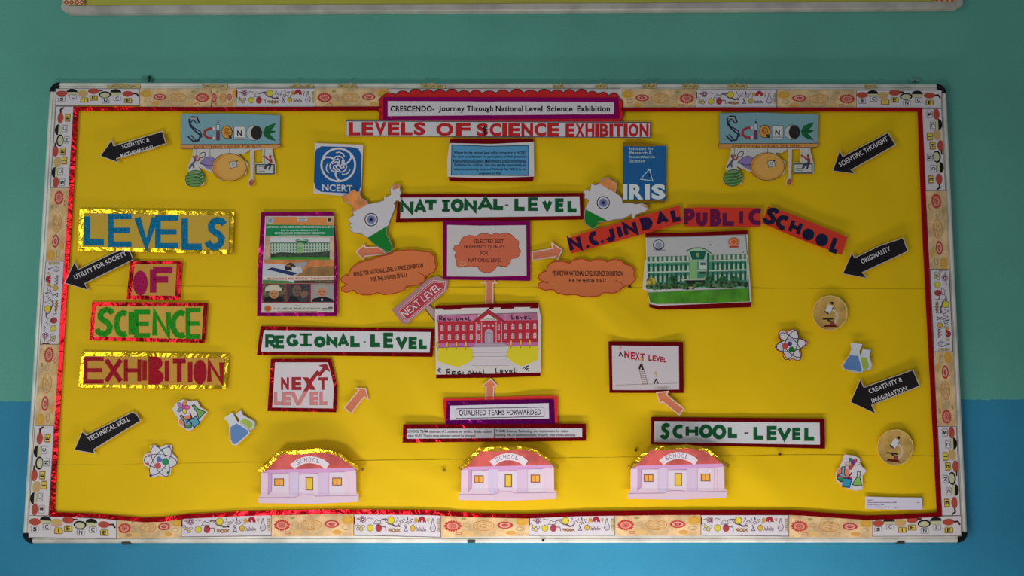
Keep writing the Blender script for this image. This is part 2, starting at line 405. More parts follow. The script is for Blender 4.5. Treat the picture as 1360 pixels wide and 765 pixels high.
# corner caps
for i in range(4):
    c = WO[i]; a = (WO[(i + 1) % 4] - c).normalized(); b = (WO[(i - 1) % 4] - c).normalized()
    bm = bmesh.new(); R_ = 0.027; pts = []
    ctr = c + a * R_ + b * R_
    ring = [ctr - a * R_ * math.cos(q * math.pi / 16) - b * R_ * math.sin(q * math.pi / 16) for q in range(9)]
    ring = [c + a * R_ ] and ring
    pts = ring + [c + a * (R_ - 0.001) + b * (R_ - 0.001)]
    pts = [p for p in ring] + [ctr - Vector((0, 0, 0))]
    lo = [bm.verts.new(Vector((p.x, -0.001, p.z))) for p in pts]; md = [bm.verts.new(Vector((p.x, -0.019, p.z))) for p in pts]
    hi = [bm.verts.new(Vector((p.x, -0.0235, p.z)).lerp(Vector((ctr.x, -0.0235, ctr.z)), 0.12)) for p in pts]
    n = len(pts)
    for k in range(n):
        for A_, B_ in ((lo, md), (md, hi)): bm.faces.new([A_[k], A_[(k + 1) % n], B_[(k + 1) % n], B_[k]])
    bm.faces.new(hi); bm.faces.new(lo[::-1])
    world_obj('corner_cap', bm, [BL], board)
# panel
bm = bmesh.new()
ins = [WO[i].lerp(cen, 0.012) for i in range(4)]
f1 = [bm.verts.new(Vector((p.x, -0.0155, p.z))) for p in ins]; f0 = [bm.verts.new(Vector((p.x, -0.002, p.z))) for p in ins]
bm.faces.new(f1); bm.faces.new(f0[::-1])
for k in range(4): bm.faces.new([f0[k], f0[(k + 1) % 4], f1[(k + 1) % 4], f1[k]])
world_obj('panel', bm, [mat((196, 190, 176))], board)
# yellow chart sheets, three columns by three rows, each lapping the next
YEL = mat((243, 198, 18), 'chart')
xs_ = [None, 482, 834, None]; ys_ = [140, 382, 603, 690]
def lx(y): return 95 - (y - 143) * 33 / 540
def rx(y): return 1224 + (y - 143) * 27 / 540
for r in range(3):
    for c in range(3):
        bm = bmesh.new(); y0, y1 = ys_[r], ys_[r + 1]
        wav = lambda x, r=r: (1.6 * noise.noise(Vector((x / 90, r * 7.0, 2)))) if r < 2 else 0
        slope = {0: (381.0, 384.0), 1: (617.0, 603.0)}
        nx, ny = 64, 44 if r < 2 else 20
        lev = r * 0.00028 + (c == 1) * 0.00022 + 0.0001
        grid = []
        for j in range(ny + 1):
            row = []
            v = j / ny
            for i in range(nx + 1):
                u = i / nx
                def yrow(k, x):
                    if k == 0: return 140
                    if k == 3: return 690
                    if k == 1: return 381 + (3 * (x - 300) / 900 if x > 300 else -3 * (300 - x) / 300 + 3 * 0)
                    return 618 + (-6 * (x - 70) / 400 if x < 470 else -6 - 8 * (x - 470) / 600 if x < 1070 else -14 + 2 * (x - 1070) / 180) 
                ym = 140 + (690 - 140) * ((r + v) / 3)
                xa = lx(ym) if c == 0 else (xs_[c] - 2); xb = rx(ym) if c == 2 else (xs_[c + 1] + 2)
                x = xa + (xb - xa) * u
                ya = yrow(r, x); yb = yrow(r + 1, x) + (5 if r < 2 else 0)
                y = ya + (yb - ya) * v
                # sheet edges lift a little where they are not glued
                lip = 0.0016 * math.exp(-v * (yb - ya) / 9) * (1 if r > 0 else 0) * clamp(0.5 + noise.noise(Vector((x / 60, r, 4))) * 1.4)
                row.append(bm.verts.new(P(x, y, S0 - 0.0004 + lev + B(x, y) + E(x, y) + lip)))
            grid.append(row)
        for j in range(ny):
            for i in range(nx): bm.faces.new([grid[j][i], grid[j + 1][i], grid[j + 1][i + 1], grid[j][i + 1]])
        # turned-down edges give the sheet its thickness
        rim = [grid[0][i] for i in range(nx + 1)] + [grid[j][nx] for j in range(1, ny + 1)] + [grid[ny][i] for i in range(nx - 1, -1, -1)] + [grid[j][0] for j in range(ny - 1, 0, -1)]
        lowr = [bm.verts.new(v.co + Vector((0, 0.0003, 0))) for v in rim]
        for k in range(len(rim)):
            bm.faces.new([rim[k], rim[(k + 1) % len(rim)], lowr[(k + 1) % len(rim)], lowr[k]])
        ob = world_obj('backing_sheet', bm, [YEL], board, smooth=True)
        ob.data.set_sharp_from_angle(angle=math.radians(50))

# small hanging clips on the frame
for (x, y, w, lab) in ((168, 721, 11, 'small dark clip under frame near bottom left corner'), (626, 718.5, 10, 'small dark clip under frame at bottom centre'), (1196, 720.5, 9, 'small dark clip under frame near bottom right corner')):
    p = P(x, y, 0.02); w *= 0.001
    boxmesh('frame_clip', (p.x - w, -0.0245, p.z - 0.004), (p.x + w, -0.004, p.z + 0.003), mat((60, 70, 72), 'plastic'), board, 0.001)

# ================================================================== second board above
ub = bpy.data.objects.new('notice_board', None); COL.objects.link(ub); ub.location = P(680, 16, 0.004)
ub['label'] = 'olive papered board hanging above, only its lower edge in view'; ub['category'] = 'notice board'
a = P(81, 17, 0.02); b = P(1279, 11, 0.02)
HT = 0.42
t = (b - a).normalized(); up = Vector((-t.z, 0, t.x)); up = up if up.z > 0 else -up
prof = [(0, 0.001), (0, 0.017), (0.003, 0.022), (0.018, 0.0225), (0.0205, 0.020), (0.0205, 0.001)]
WF = mat((206, 196, 184), 'metal')
rail(ub, a + t * 0.018, b - t * 0.018, up, [WF], prof=prof)
rail(ub, a + up * HT, a + up * 0.018, t, [WF], prof=prof); rail(ub, b + up * 0.018, b + up * HT, -t, [WF], prof=prof)
rail(ub, a + up * (HT + 0.01) , b + up * (HT + 0.01), -up, [WF], prof=prof)
for c, A_, B_ in ((a, t, up), (b, -t, up)):      # rounded corner ends
    bm = bmesh.new(); ctr = c + A_ * 0.0205 + B_ * 0.0205
    pts = [ctr - A_ * 0.0205 * math.cos(q * math.pi / 12) - B_ * 0.0205 * math.sin(q * math.pi / 12) for q in range(7)] + [ctr]
    lo = [bm.verts.new(Vector((p.x, -0.001, p.z))) for p in pts]; hi = [bm.verts.new(Vector((p.x, -0.0223, p.z))) for p in pts]; n = len(pts)
    for k in range(n): bm.faces.new([lo[k], lo[(k + 1) % n], hi[(k + 1) % n], hi[k]])
    bm.faces.new(hi); bm.faces.new(lo[::-1]); world_obj('frame_corner', bm, [WF], ub)
bm = bmesh.new(); q = [a + t * 0.019 + up * 0.019, b - t * 0.019 + up * 0.019, b - t * 0.019 + up * HT, a + t * 0.019 + up * HT]
f1 = [bm.verts.new(Vector((p.x, -0.018, p.z))) for p in q]; f0 = [bm.verts.new(Vector((p.x, -0.002, p.z))) for p in q]
bm.faces.new(f1); bm.faces.new(f0[::-1])
for k in range(4): bm.faces.new([f0[k], f0[(k + 1) % 4], f1[(k + 1) % 4], f1[k]])
world_obj('paper_panel', bm, [mat((196, 190, 78), 'chart')], ub)
for xx, sgn in ((84, 1), (1240, 1)):             # red ornament cards in its corners
    it = Item('ornament_card', 'red and cream patterned card in lower %s corner of upper board' % ('left' if xx < 500 else 'right'), 'border card',
              (xx, -20, xx + 30, 7), flat=True, lift=0.0026, group='patterned cards on the upper board')
    dy = 0 if xx < 500 else -4
    c = it.part('card', t=0.0004); c.rect(xx, -30, xx + 28, 6 + dy, (222, 200, 150))
    p = it.part('print', z=0.0001)
    for i in range(4):
        for j in range(5):
            X, Y = xx + 4 + i * 7, 3 + dy - j * 7
            p.line([(X - 3, Y), (X, Y - 2.5), (X + 3, Y), (X, Y + 2.5)], 1.3, (190, 52, 30), 2, closed=True)
    it.finish()

# ================================================================== border strips
SKIN = (206, 200, 158); HAIR = (188, 78, 62)
def kids(p):      # local 1270 x 265
    K = [(90, 75, 'r', 90, 165, 's', 0), (245, 45, 'b', 260, 130, 'C', 0), (405, 70, 'y', 430, 175, 'I', 1), (570, 40, 'R', 570, 145, 'E', 1),
         (740, 85, 'n', 750, 190, 'N', 0), (905, 50, 'b', 925, 150, 'C', 0), (1085, 80, 't', 1090, 185, 'E', 1)]
    for hx, hy, k, bx, by, ch, yl in K:
        if k in 'rRt':
            p.ell(hx, hy + 22, 50, 30, (214, 170, 140), 2); p.ell(hx, hy, 85, 42, HAIR, 3)
            if k == 't': p.line([(hx + 80, hy), (hx + 130, hy - 5), (hx + 165, hy + 40)], 2.2, (60, 30, 34), 3)
            if k == 'R': p.line([(hx + 70, hy - 12), (hx + 135, hy - 8)], 2, (70, 34, 36), 3)
        elif k == 'b':
            p.ell(hx, hy + 8, 84, 48, BLACK, 2); p.poly([(hx - 80, hy + 12), (hx + 80, hy + 12), (hx + 66, hy + 58), (hx, hy + 72), (hx - 66, hy + 58)], SKIN, 3)
        elif k == 'y':
            p.ell(hx, hy, 80, 42, (206, 176, 92), 2); p.ell(hx, hy + 28, 78, 34, (212, 168, 120), 3)
        else:
            p.ell(hx, hy + 10, 94, 52, BLACK, 2); p.ell(hx, hy + 16, 70, 38, SKIN, 3)
        p.rect(bx - 62, by - 28, bx + 62, by + 40, (196, 120, 90) if yl else (206, 190, 196), 4)
        p.rect(bx - 50, by - 38, bx + 50, by + 36, (52, 40, 44), 5)
        p.rect(bx - 46, by - 33, bx + 46, by + 31, (226, 204, 78) if yl else WHITE, 6)
        hw = 6 if ch == 'I' else 25; p.text(ch, bx - hw, by - 26, bx + hw, by + 24, BLACK, 0.03, 7)
def gears(p):      # local 1000 x 265
    p.ell(920, 75, 78, 52, (226, 172, 72), 2); p.oval(915, 75, 52, 34, 0.5, (204, 140, 48), 3)
    p.ell(790, 220, 58, 26, (226, 168, 84), 2); p.ell(300, 215, 80, 30, (228, 184, 116), 2)
    def ring(cx, cy, rx, ry, c, c2):
        p.ell(cx, cy, rx, ry, c, 3); p.ell(cx, cy, rx * .72, ry * .72, c2, 4); p.ell(cx, cy, rx * .42, ry * .42, c, 5); p.ell(cx, cy, rx * .2, ry * .2, c2, 6)
    n = 20
    p.poly([(130 + (106 if k % 2 else 84) * math.cos(math.pi * k / n), 132 + (72 if k % 2 else 56) * math.sin(math.pi * k / n)) for k in range(2 * n)], (198, 66, 52), 3)
    p.ell(130, 132, 66, 43, (226, 148, 128), 4); p.ell(130, 132, 42, 27, (200, 84, 72), 5); p.oval(130, 132, 24, 15, .5, (226, 160, 140), 6)
    p.oval(290, 120, 44, 22, .6, (206, 160, 110), 3); p.ell(255, 45, 30, 15, (164, 158, 96), 3)
    p.oval(480, 130, 120, 62, 0.9, (212, 146, 54), 3); p.oval(480, 130, 92, 46, 0.5, (216, 156, 70), 3); p.oval(480, 130, 34, 18, .5, (212, 146, 54), 3)
    for k in range(5):
        a_ = k * 1.2566
        p.oval(480 + 62 * math.cos(a_), 130 + 30 * math.sin(a_), 18, 9, .4, (212, 146, 54), 3)
    ring(725, 122, 90, 46, (196, 62, 54), (226, 170, 150))
    for k in range(3): p.ell(705 + k * 22, 122, 8, 12, (196, 62, 54), 7)
    p.oval(895, 170, 46, 24, .6, (150, 150, 96), 3); p.oval(200, 222, 34, 14, .7, (200, 90, 70), 3)
    p.line([(5, 30), (60, 18), (140, 22)], .5, (226, 180, 120), 2)
def doodles(p):    # local 1185 x 275
    INK = (96, 66, 80)
    r = random.Random(4)
    p.line([(4, 4), (1181, 4), (1181, 270), (4, 270)], 0.7, (70, 60, 60), 2, closed=True)
    p.line([(12, 30), (12, 130)], 1.6, (120, 50, 60), 2)
    for cx, cy in ((35, 130), (75, 160), (60, 190), (105, 200), (130, 160)):
        p.poly([(cx + 24 * math.cos(k * 1.047), cy + 18 * math.sin(k * 1.047)) for k in range(6)], (220, 200, 70) if cx in (75, 105) else (216, 206, 210), 2)
        p.line([(cx + 24 * math.cos(k * 1.047), cy + 18 * math.sin(k * 1.047)) for k in range(6)], 0.5, INK, 3, closed=True)
    for k in range(5): p.oval(125, 70, 46, 13, .5, (150, 70, 110), 3, rot=36 * k)
    p.poly([(30, 60), (80, 50), (85, 80)], (160, 140, 90), 3)
    p.line([(190, 60), (215, 45), (240, 62), (262, 50)], .6, INK, 3)
    p.poly([(225 + 46 * math.cos(k * 1.047 + .52), 175 + 46 * math.sin(k * 1.047 + .52)) for k in range(6)], (222, 205, 60), 3)
    p.line([(225 + 46 * math.cos(k * 1.047 + .52), 175 + 46 * math.sin(k * 1.047 + .52)) for k in range(6)], .5, (110, 100, 40), 4, closed=True)
    p.line([(265, 125), (310, 65), (335, 85), (365, 80), (370, 120), (265, 125)], .6, INK, 3)
    p.ell(340, 175, 44, 50, (178, 62, 72), 3); p.rect(310, 135, 365, 150, (120, 50, 56), 4); p.line([(370, 160), (430, 160), (440, 215)], .9, (110, 70, 76), 3)
    p.line([(375, 70), (440, 60), (560, 150), (630, 140)], 2.0, (116, 96, 104), 2); p.ell(505, 75, 46, 46, (230, 208, 56), 3); p.oval(505, 75, 46, 46, .6, (116, 90, 40), 4)
    p.line([(425, 78), (470, 120), (560, 140)], 1.0, (100, 82, 82), 4); p.ell(620, 148, 12, 8, BLACK, 4)
    p.line([(470, 205), (500, 180), (540, 222), (580, 182), (630, 215)], 1.5, (190, 120, 60), 3); p.line([(470, 180), (500, 212), (540, 178), (580, 218), (630, 180)], 1.2, (120, 110, 60), 4)
    for k in range(9):
        x, y = 585 + k * 28, 55 + (k * 37) % 50
        p.line([(x, y), (x + 14, y - 22 + (k % 3) * 10), (x + 22, y + 14)], .6, INK, 3)
        p.line([(x + 6, y + 20), (x - 12, y + 45)], .6, INK, 3)
    p.line([(690, 140), (730, 205), (680, 205), (720, 145)], .8, (80, 70, 90), 3); p.line([(725, 30), (735, 75)], 1.4, (70, 70, 110), 3)
    p.ell(800, 170, 34, 36, (216, 178, 60), 3); p.oval(800, 170, 34, 36, .5, (110, 84, 40), 4); p.ell(845, 70, 26, 30, (204, 158, 60), 3)
    p.line(arc(925, 90, 34, 48, 170, 370, 8), 4.2, (176, 44, 66), 3); p.rect(882, 88, 902, 108, WHITE, 4); p.rect(945, 92, 965, 112, WHITE, 4)
    for k in range(6): p.line([(850 + k * 22, 150 + (k % 2) * 20), (870 + k * 22, 200)], .7, (120, 80, 110), 3); p.line([(845 + k * 22, 205), (875 + k * 22, 172)], .5, INK, 3)
    p.oval(1010, 62, 15, 16, .8, (176, 160, 50), 3); p.line([(1010, 80), (1010, 112)], .8, (120, 110, 50), 3)
    p.line([(1070, 45), (1055, 110), (1032, 175), (1060, 205), (1100, 195), (1110, 150), (1085, 105), (1075, 45)], .7, (86, 76, 96), 3); p.ell(1070, 165, 24, 24, (206, 190, 204), 3)
    p.rect(1132, 45, 1146, 210, (214, 190, 90), 3); p.rect(1152, 45, 1166, 210, (200, 170, 70), 3)
    for k in range(6): p.line([(1132, 60 + k * 25), (1166, 60 + k * 25)], .4, INK, 4)
SIDE = {'top': 'along the top edge', 'bottom': 'along the bottom edge', 'left': 'down the left edge', 'right': 'down the right edge'}
def strip(kind, side, q, where, mirror=False, z=0.0, wav=0.0):
    # q: four art corners in photo pixels (top-left, top-right, bottom-right, bottom-left of the artwork)
    w, h = {'kids': (1270, 265), 'gears': (1000, 265), 'doodles': (1185, 275), 'plain': (1000, 265)}[kind]
    q2 = [q[1], q[0], q[3], q[2]] if mirror else q
    xs = [c[0] for c in q]; ys = [c[1] for c in q]; bx = (min(xs), min(ys), max(xs), max(ys))
    lab = {'kids': 'border card of cartoon children holding letters, ', 'gears': 'peach border card of printed gears, ',
           'doodles': 'white border card of science doodles, ', 'plain': 'plain white border card, '}[kind] + where
    it = Item('border_card', lab, 'border card', bx, flat=True, lift=0.0012 + z, T=quadmap(*q2, w, h))
    it.group = 'paper cards bordering the board'
    c = it.part('card', t=0.0004)
    cc = {'kids': (224, 214, 214), 'doodles': (222, 212, 216), 'gears': (236, 196, 144), 'plain': (226, 216, 210)}[kind]
    c.rect(0, 0, w, h, cc, 0, 'mottled' if kind == 'gears' else 'paper')
    p = it.part('print', z=0.00005, cell=14)
    if kind == 'kids':
        p.line([(6, 4), (w - 6, 4), (w - 6, h - 4), (6, h - 4)], .6, (110, 100, 96), 1, closed=True); kids(p)
    elif kind == 'gears': gears(p)
    elif kind == 'doodles': doodles(p)
    else: p.line([(6, 4), (w - 6, 4)], .8, (130, 124, 118), 1)
    it.finish()
def hq(x0, x1, yt0, yb0, yt1=None, yb1=None):
    yt1 = yt0 if yt1 is None else yt1; yb1 = yb0 if yb1 is None else yb1
    return [(x0, yt0), (x1, yt1), (x1, yb1), (x0, yb0)]
strip('kids', 'top', hq(74, 186, 117.5, 140.5), 'left end of top edge', z=.0006)
strip('gears', 'top', hq(186, 281, 117.5, 142), 'first from the left on the top edge', mirror=True)
strip('gears', 'top', hq(280, 314, 117.5, 142.5), 'short one left of the top left doodle card')
strip('doodles', 'top', hq(313.5, 419, 116.8, 142.5), 'in the top edge left of the title', z=.0004)
strip('gears', 'top', hq(418, 517, 117, 142.5), 'between top left doodles and title')
strip('plain', 'top', hq(516, 826, 117.5, 143.5), 'behind the scalloped red title', z=-.0003)
strip('gears', 'top', hq(825.5, 925, 118, 144), 'just right of the title', mirror=True)
strip('doodles', 'top', hq(924, 1032, 119, 143.5), 'in the top edge right of the title', z=.0004)
strip('gears', 'top', hq(1032, 1139, 119, 144), 'right of the top right doodle card', mirror=True)
strip('kids', 'top', hq(1137, 1251, 119.5, 143.5), 'right end of top edge', z=.0006)
def L0(y): return 74 - (y - 141) * 36 / 543
def L1(y): return 98 - (y - 141) * 33 / 543
def R0(y): return 1224 + (y - 144) * 27 / 541
def R1(y): return 1251 + (y - 144) * 25 / 541
def vleft(y0, y1): return [(L0(y1), y1), (L0(y0), y0), (L1(y0), y0), (L1(y1), y1)]
def vright(y0, y1): return [(R1(y0), y0), (R1(y1), y1), (R0(y1), y1), (R0(y0), y0)]
strip('kids', 'left', vleft(141, 250), 'sideways at top of left edge', z=.0004)
strip('gears', 'left', vleft(250, 347), 'on the left edge above the doodle card', mirror=True)
strip('doodles', 'left', vleft(346.5, 457.5), 'halfway down the left edge', z=.0004)
strip('gears', 'left', vleft(457, 566), 'on the left edge below the doodle card', mirror=True)
strip('kids', 'left', vleft(565, 685), 'sideways at bottom of left edge', z=.0004)
strip('kids', 'right', vright(144, 254), 'sideways at top of right edge', z=.0004)
strip('gears', 'right', vright(253.5, 358), 'on the right edge above the doodle card')
strip('doodles', 'right', vright(357.5, 467.5), 'halfway down the right edge', z=.0004)
strip('gears', 'right', vright(467, 566.5), 'on the right edge below the doodle card', mirror=True)
strip('kids', 'right', vright(566, 685), 'sideways at bottom of right edge', z=.0004)
strip('kids', 'bottom', hq(38, 155, 684, 714, 689, 716), 'left end of bottom edge', z=.0006)
strip('gears', 'bottom', hq(154, 242, 688, 715.5, 686, 714), 'right of the bottom left children card')
strip('doodles', 'bottom', hq(240.5, 360.5, 686, 713.5, 683.5, 712), 'leftmost of four on bottom edge', z=.0004)
strip('gears', 'bottom', hq(360, 471, 683, 712.5, 682, 711.5), 'below the left school building')
strip('doodles', 'bottom', hq(469.5, 586, 682.5, 711, 683.5, 714), 'second from left on bottom edge', z=.0004)
strip('gears', 'bottom', hq(586, 703, 684, 713.5, 685.5, 711.5), 'below the middle school building')
strip('doodles', 'bottom', hq(702, 817, 685, 711, 683.5, 711.5), 'third from left on bottom edge', z=.0004)
strip('gears', 'bottom', hq(816, 932, 683, 711.5, 683, 711.5), 'below the right school building')
strip('doodles', 'bottom', hq(930.5, 1048, 683.5, 711, 683.5, 712.5), 'rightmost of four on bottom edge', z=.0004)
strip('gears', 'bottom', hq(1047, 1160, 684, 713.5, 688, 714), 'left of the bottom right children card')
strip('kids', 'bottom', hq(1158, 1277, 688, 712.5, 684.5, 712), 'right end of bottom edge', z=.0006)

# foil ribbons framing the yellow paper
def ribbon(path, w, label, bx):
    it = Item('foil_ribbon', label, 'foil ribbon', bx, flat=True, lift=0.0024, group='foil ribbons round the yellow paper')
    p = it.part('ribbon', t=0.0003, crumple=0.0012, cell=5.0)
    q = []
    for a_, b_ in zip(path, path[1:]):
        n = max(1, int(math.dist(a_, b_) / 12))
        for k in range(n): q.append((a_[0] + (b_[0] - a_[0]) * k / n, a_[1] + (b_[1] - a_[1]) * k / n))
    q.append(path[-1]); p.line(q, w, (200, 10, 26), 0, 'foil'); it.finish()
ribbon([(98, 144.3), (300, 144.8), (506, 144)], 5.6, 'crimson foil ribbon along top edge, left of the title', (98, 141, 506, 148))
ribbon([(824, 145.5), (1000, 145.2), (1224, 145.6)], 5.6, 'crimson foil ribbon along top edge, right of the title', (824, 142, 1224, 149))
ribbon([(101, 142), (97, 210), (92, 290), (86, 385), (79, 500), (73.5, 600), (69, 686)], 6.2, 'crimson foil ribbon down the left edge of yellow paper', (66, 142, 104, 686))
ribbon([(1221.5, 143), (1227, 290), (1233.5, 420), (1241, 560), (1247.5, 686)], 6.4, 'crimson foil ribbon down the right edge of yellow paper', (1218, 143, 1251, 686))
ribbon([(66, 683), (120, 684.5), (190, 690.5), (215, 690), (250, 685.5), (330, 682), (440, 679.5), (560, 680.5), (630, 684), (700, 685.5), (770, 682.5), (880, 681), (1050, 680.5), (1100, 684), (1150, 687.5), (1190, 686.5), (1250, 683)],
       6.2, 'crimson foil ribbon waving along the bottom edge', (66, 678, 1250, 692))

# torn tape scraps on the top rail
def scrap(x, w, label, seed):
    r = random.Random(seed); it = Item('paper_scrap', label, 'paper scrap', (x, 109, x + w, 118), flat=True, lift=0.0014, group='torn scraps on the top rail')
    pts = [(x, 117.5)] + [(x + w * k / 8, 109.6 + r.random() * 4.5) for k in range(9)] + [(x + w, 117.5)]
    it.part('paper', t=0.0003).poly(pts, (206, 182, 120), 0, 'mottled')
    p = it.part('print', z=0.0001)
    for k in range(3): p.line([(x + w * (.1 + .3 * k), 116.5), (x + w * (.2 + .3 * k), 113 + r.random() * 2), (x + w * (.3 + .3 * k), 116)], .8, (128, 104, 50), 2)
    it.finish()
for i, (x, w, l) in enumerate(((142, 44, 'torn tan paper scrap on top rail above left science card'), (268, 34, 'torn tan scrap on top rail left of the top left doodles'), (384, 32, 'torn tan scrap on top rail above right end of left doodles'),
          (449, 24, 'small torn scrap on top rail left of the title'), (559, 32, 'torn scrap on top rail above left half of title'), (734, 14, 'small torn scrap on top rail above title centre right'), (790, 16, 'small torn scrap on top rail above right half of title'),
          (853, 18, 'small torn scrap on top rail right of the title'), (906, 22, 'torn scrap on top rail left of right doodles'), (966, 26, 'torn scrap on top rail above right doodle card'), (1148, 16, 'small torn scrap on top rail above right science card'))):
    scrap(x, w, l, i)
# ================================================================== pinned papers
def sheet(it, pts, color=WHITE, z=0.0008, name='sheet', kind='paper', t=0.0004, T=None, **kw):
    return it.part(name, z=z, t=t, T=T or ident, **kw).poly(pts, color, 0, kind)
def foil(it, pts, color=CRIM, z=0.0, name='foil_border', crumple=0.0010, T=None, **kw):
    return it.part(name, z=z, t=0.0003, T=T or ident, crumple=crumple, cell=5.0, **kw).poly(pts, color, 0, 'foil')
def foilframe(it, outer, inner, color=CRIM, z=0.0, crumple=0.0012, T=None):
    # four strips folded round the edges of the card
    for i in range(4):
        j = (i + 1) % 4
        it.part('foil_border', z=z + (0.00012 if i % 2 else 0), t=0.0003, T=T or ident, crumple=crumple, cell=5.0).poly([outer[i], outer[j], inner[j], inner[i]], color, 0, 'foil')

# ---- title
it = Item('title_card', 'red scalloped title card with white strip of black print at top centre', 'title card', (502, 117, 829, 162), flat=True, lift=0.0030, cu=0.0012)
def scallop(path, depth, n_list):
    pts = []
    for (a_, b_), n in zip(zip(path, path[1:]), n_list):
        L_ = math.dist(a_, b_); tx, ty = (b_[0] - a_[0]) / L_, (b_[1] - a_[1]) / L_
        for k in range(n):
            for q in range(7):
                f = (k + q / 6) / n; bul = math.sin(math.pi * q / 6) ** .7 * depth * (0.8 + 0.4 * ((k * 7) % 3) / 2)
                pts.append((a_[0] + (b_[0] - a_[0]) * f + ty * bul, a_[1] + (b_[1] - a_[1]) * f - tx * bul))
    return pts
cut = scallop([(507, 160), (506, 142), (508, 128), (560, 122.5), (640, 124.5), (732, 123), (780, 124), (822, 130), (825, 145), (824, 161)], 4.6, [2, 1, 3, 5, 5, 3, 3, 1, 1])
c = it.part('card', t=0.0006); c.poly(cut + [(825, 162), (508, 160.5)], (214, 34, 38))
c2 = it.part('print', z=0.0001); c2.line(cut, .9, (90, 10, 24), 2)
foilframe(it, [(509, 129), (820.5, 129.8), (822.5, 157.5), (509, 159)], [(515, 134.5), (815.5, 135.8), (815.5, 151.5), (515, 154)], MAG, z=0.0010)
sheet(it, [(515, 134.3), (815.5, 135.5), (815.5, 151.6), (515, 154.2)], z=0.0016)
p = it.part('lettering', z=0.0018, T=ident)
for s_, x0, x1 in (('CRESCENDO-', 518.5, 577), ('Journey', 582.5, 617), ('Through', 620, 655), ('National', 658.5, 694.5), ('Level', 697.5, 720.5), ('Science', 726.5, 760.5), ('Exhibition', 766.5, 810)):
    p.text(s_, x0, 140.6 if 'y' not in s_ and 'g' not in s_ else 140.6, x1, 148.2 if ('y' not in s_ and 'gh' not in s_) else 149.8, BLACK, 0.028)
it.finish()

# ---- levels of science exhibition strip
it = Item('heading_strip', 'long pale strip with bold red letters reading LEVELS OF SCIENCE EXHIBITION', 'heading strip', (458, 159, 865, 184), lift=0.0012, level=1)
sheet(it, [(459, 160), (864.5, 162), (864, 183.3), (459, 181)])
p = it.part('lettering', z=0.0009)
p.line([(459.7, 160.7), (863.8, 162.7), (863.3, 182.6), (459.7, 180.3)], 1.1, (70, 66, 84), 1, closed=True)
for w_, x0, x1, y0 in (('LEVELS', 462, 566, 162.2), ('OF', 578, 626, 163.2), ('SCIENCE', 632, 743.5, 163.6), ('EXHIBITION', 750.5, 862, 164.2)):
    ws = [{'I': .42, 'M': 1.2}.get(ch, .95 if ch != 'O' else 1.08) for ch in w_]; tot = sum(ws); x = x0
    for ch, q in zip(w_, ws):
        wd_ = (x1 - x0) * q / tot; p.text(ch, x + wd_ * .05, y0, x + wd_ * .95, y0 + 17.4, (204, 36, 40), 0.045 if ch != 'I' else 0.04); x += wd_
it.finish()
# ---- small dark clip on the heading strip
it = Item('paper_clip', 'small dark twisted clip on the strip beside the letter S of SCIENCE', 'clip', (641, 167, 648, 179), lift=0.003, level=1)
it.part('wire', t=0.0012).line([(644, 168), (641.5, 171), (647, 172), (641.8, 175), (646, 177), (643, 179)], 1.6, (24, 14, 20), 0, 'plastic').line([(646.5, 168), (644, 170.5)], 1.2, (24, 14, 20), 0, 'plastic'); it.finish()

# ---- blue note
it = Item('note_sheet', 'white note with a blue panel of small dark print, under the heading strip', 'note', (594, 184, 710, 242), lift=0.0018, level=1, cu=0.0012, cv=0.001)
foil(it, [(598, 184.5), (708.5, 184.5), (708.5, 190), (596.5, 191)], z=-0.0002); foil(it, [(595, 234), (708.5, 234), (708.5, 239.5), (706, 241), (597, 241)], z=-0.0002)
sheet(it, [(597, 190), (652, 191.2), (709, 188.5), (709.5, 234.5), (650, 236.8), (594.5, 235), (593.8, 212)])
p = it.part('print', z=0.0009); p.poly([(600, 192.4), (650, 194.2), (702, 193), (702, 233.2), (599.3, 232.5)], (92, 160, 202), 1)
p.line([(600, 192.4), (650, 194.2), (702, 193), (702, 233.2), (599.3, 232.5)], .9, (20, 26, 60), 2, closed=True)
for i, (s_, x0, x1) in enumerate((('Winner for the national level will be forwarded to NCERT', 602.5, 699), ('for their consideration for participation in 44th Jawaharlal', 601.8, 699), ('Nehru National Science Mathematics and Environmental', 602, 698.6),
        ('Exhibition for children, they also get the opportunity to', 603.5, 698), ('attend a mentoring camp and National Fair (2017) to be', 603, 698), ('organised by IRIS', 636, 665))):
    p.text(s_, x0, 200.6 + i * 5.55, x1, 205 + i * 5.55, (14, 24, 58), 0.022, 3)
it.finish()

# ---- NCERT card
T = crop(410, 185, 9.5625)
it = Item('logo_card', 'white card with round white knot emblem on a blue rounded square', 'card', (416, 190, 483, 262), lift=0.0025, cu=0.0015, cv=0.0022, T=T)
sheet(it, [(78, 48), (692, 70), (665, 740), (62, 685)], T=T)
p = it.part('print', z=0.0010)
BLU = (22, 92, 158)
p.poly([(75, 200), (95, 130), (160, 88), (540, 98), (630, 120), (672, 200), (662, 600), (635, 660), (560, 690), (160, 668), (90, 625), (66, 540)], BLU, 1)
cx, cy = 375, 325
p.oval(cx, cy, 215, 208, 2.6, WHITE, 2, n=32)
for k in range(3):
    def rot(pts):
        a_ = math.radians(120 * k); return [(cx + x * math.cos(a_) - y * math.sin(a_), cy + x * math.sin(a_) + y * math.cos(a_)) for x, y in pts]
    p.line(rot([(-205, -60), (-160, -98), (-100, -95), (-50, -70)]), 2.2, WHITE, 2)
    p.line(rot([(-60, -75), (-30, -105), (10, -112), (50, -95), (72, -55), (75, -5), (60, 35), (40, 42), (5, 5), (8, -35), (-30, -38), (-80, -15)]), 1.6, WHITE, 2)
    p.line(rot([(-30, -155), (20, -162), (60, -140), (82, -100)]), 1.5, WHITE, 2); p.ell(*rot([(-8, -80)])[0], 9, 9, WHITE, 2, n=8)
p.text('NCERT', 172, 575, 555, 662, WHITE, 0.022, dy=14)
it.finish()

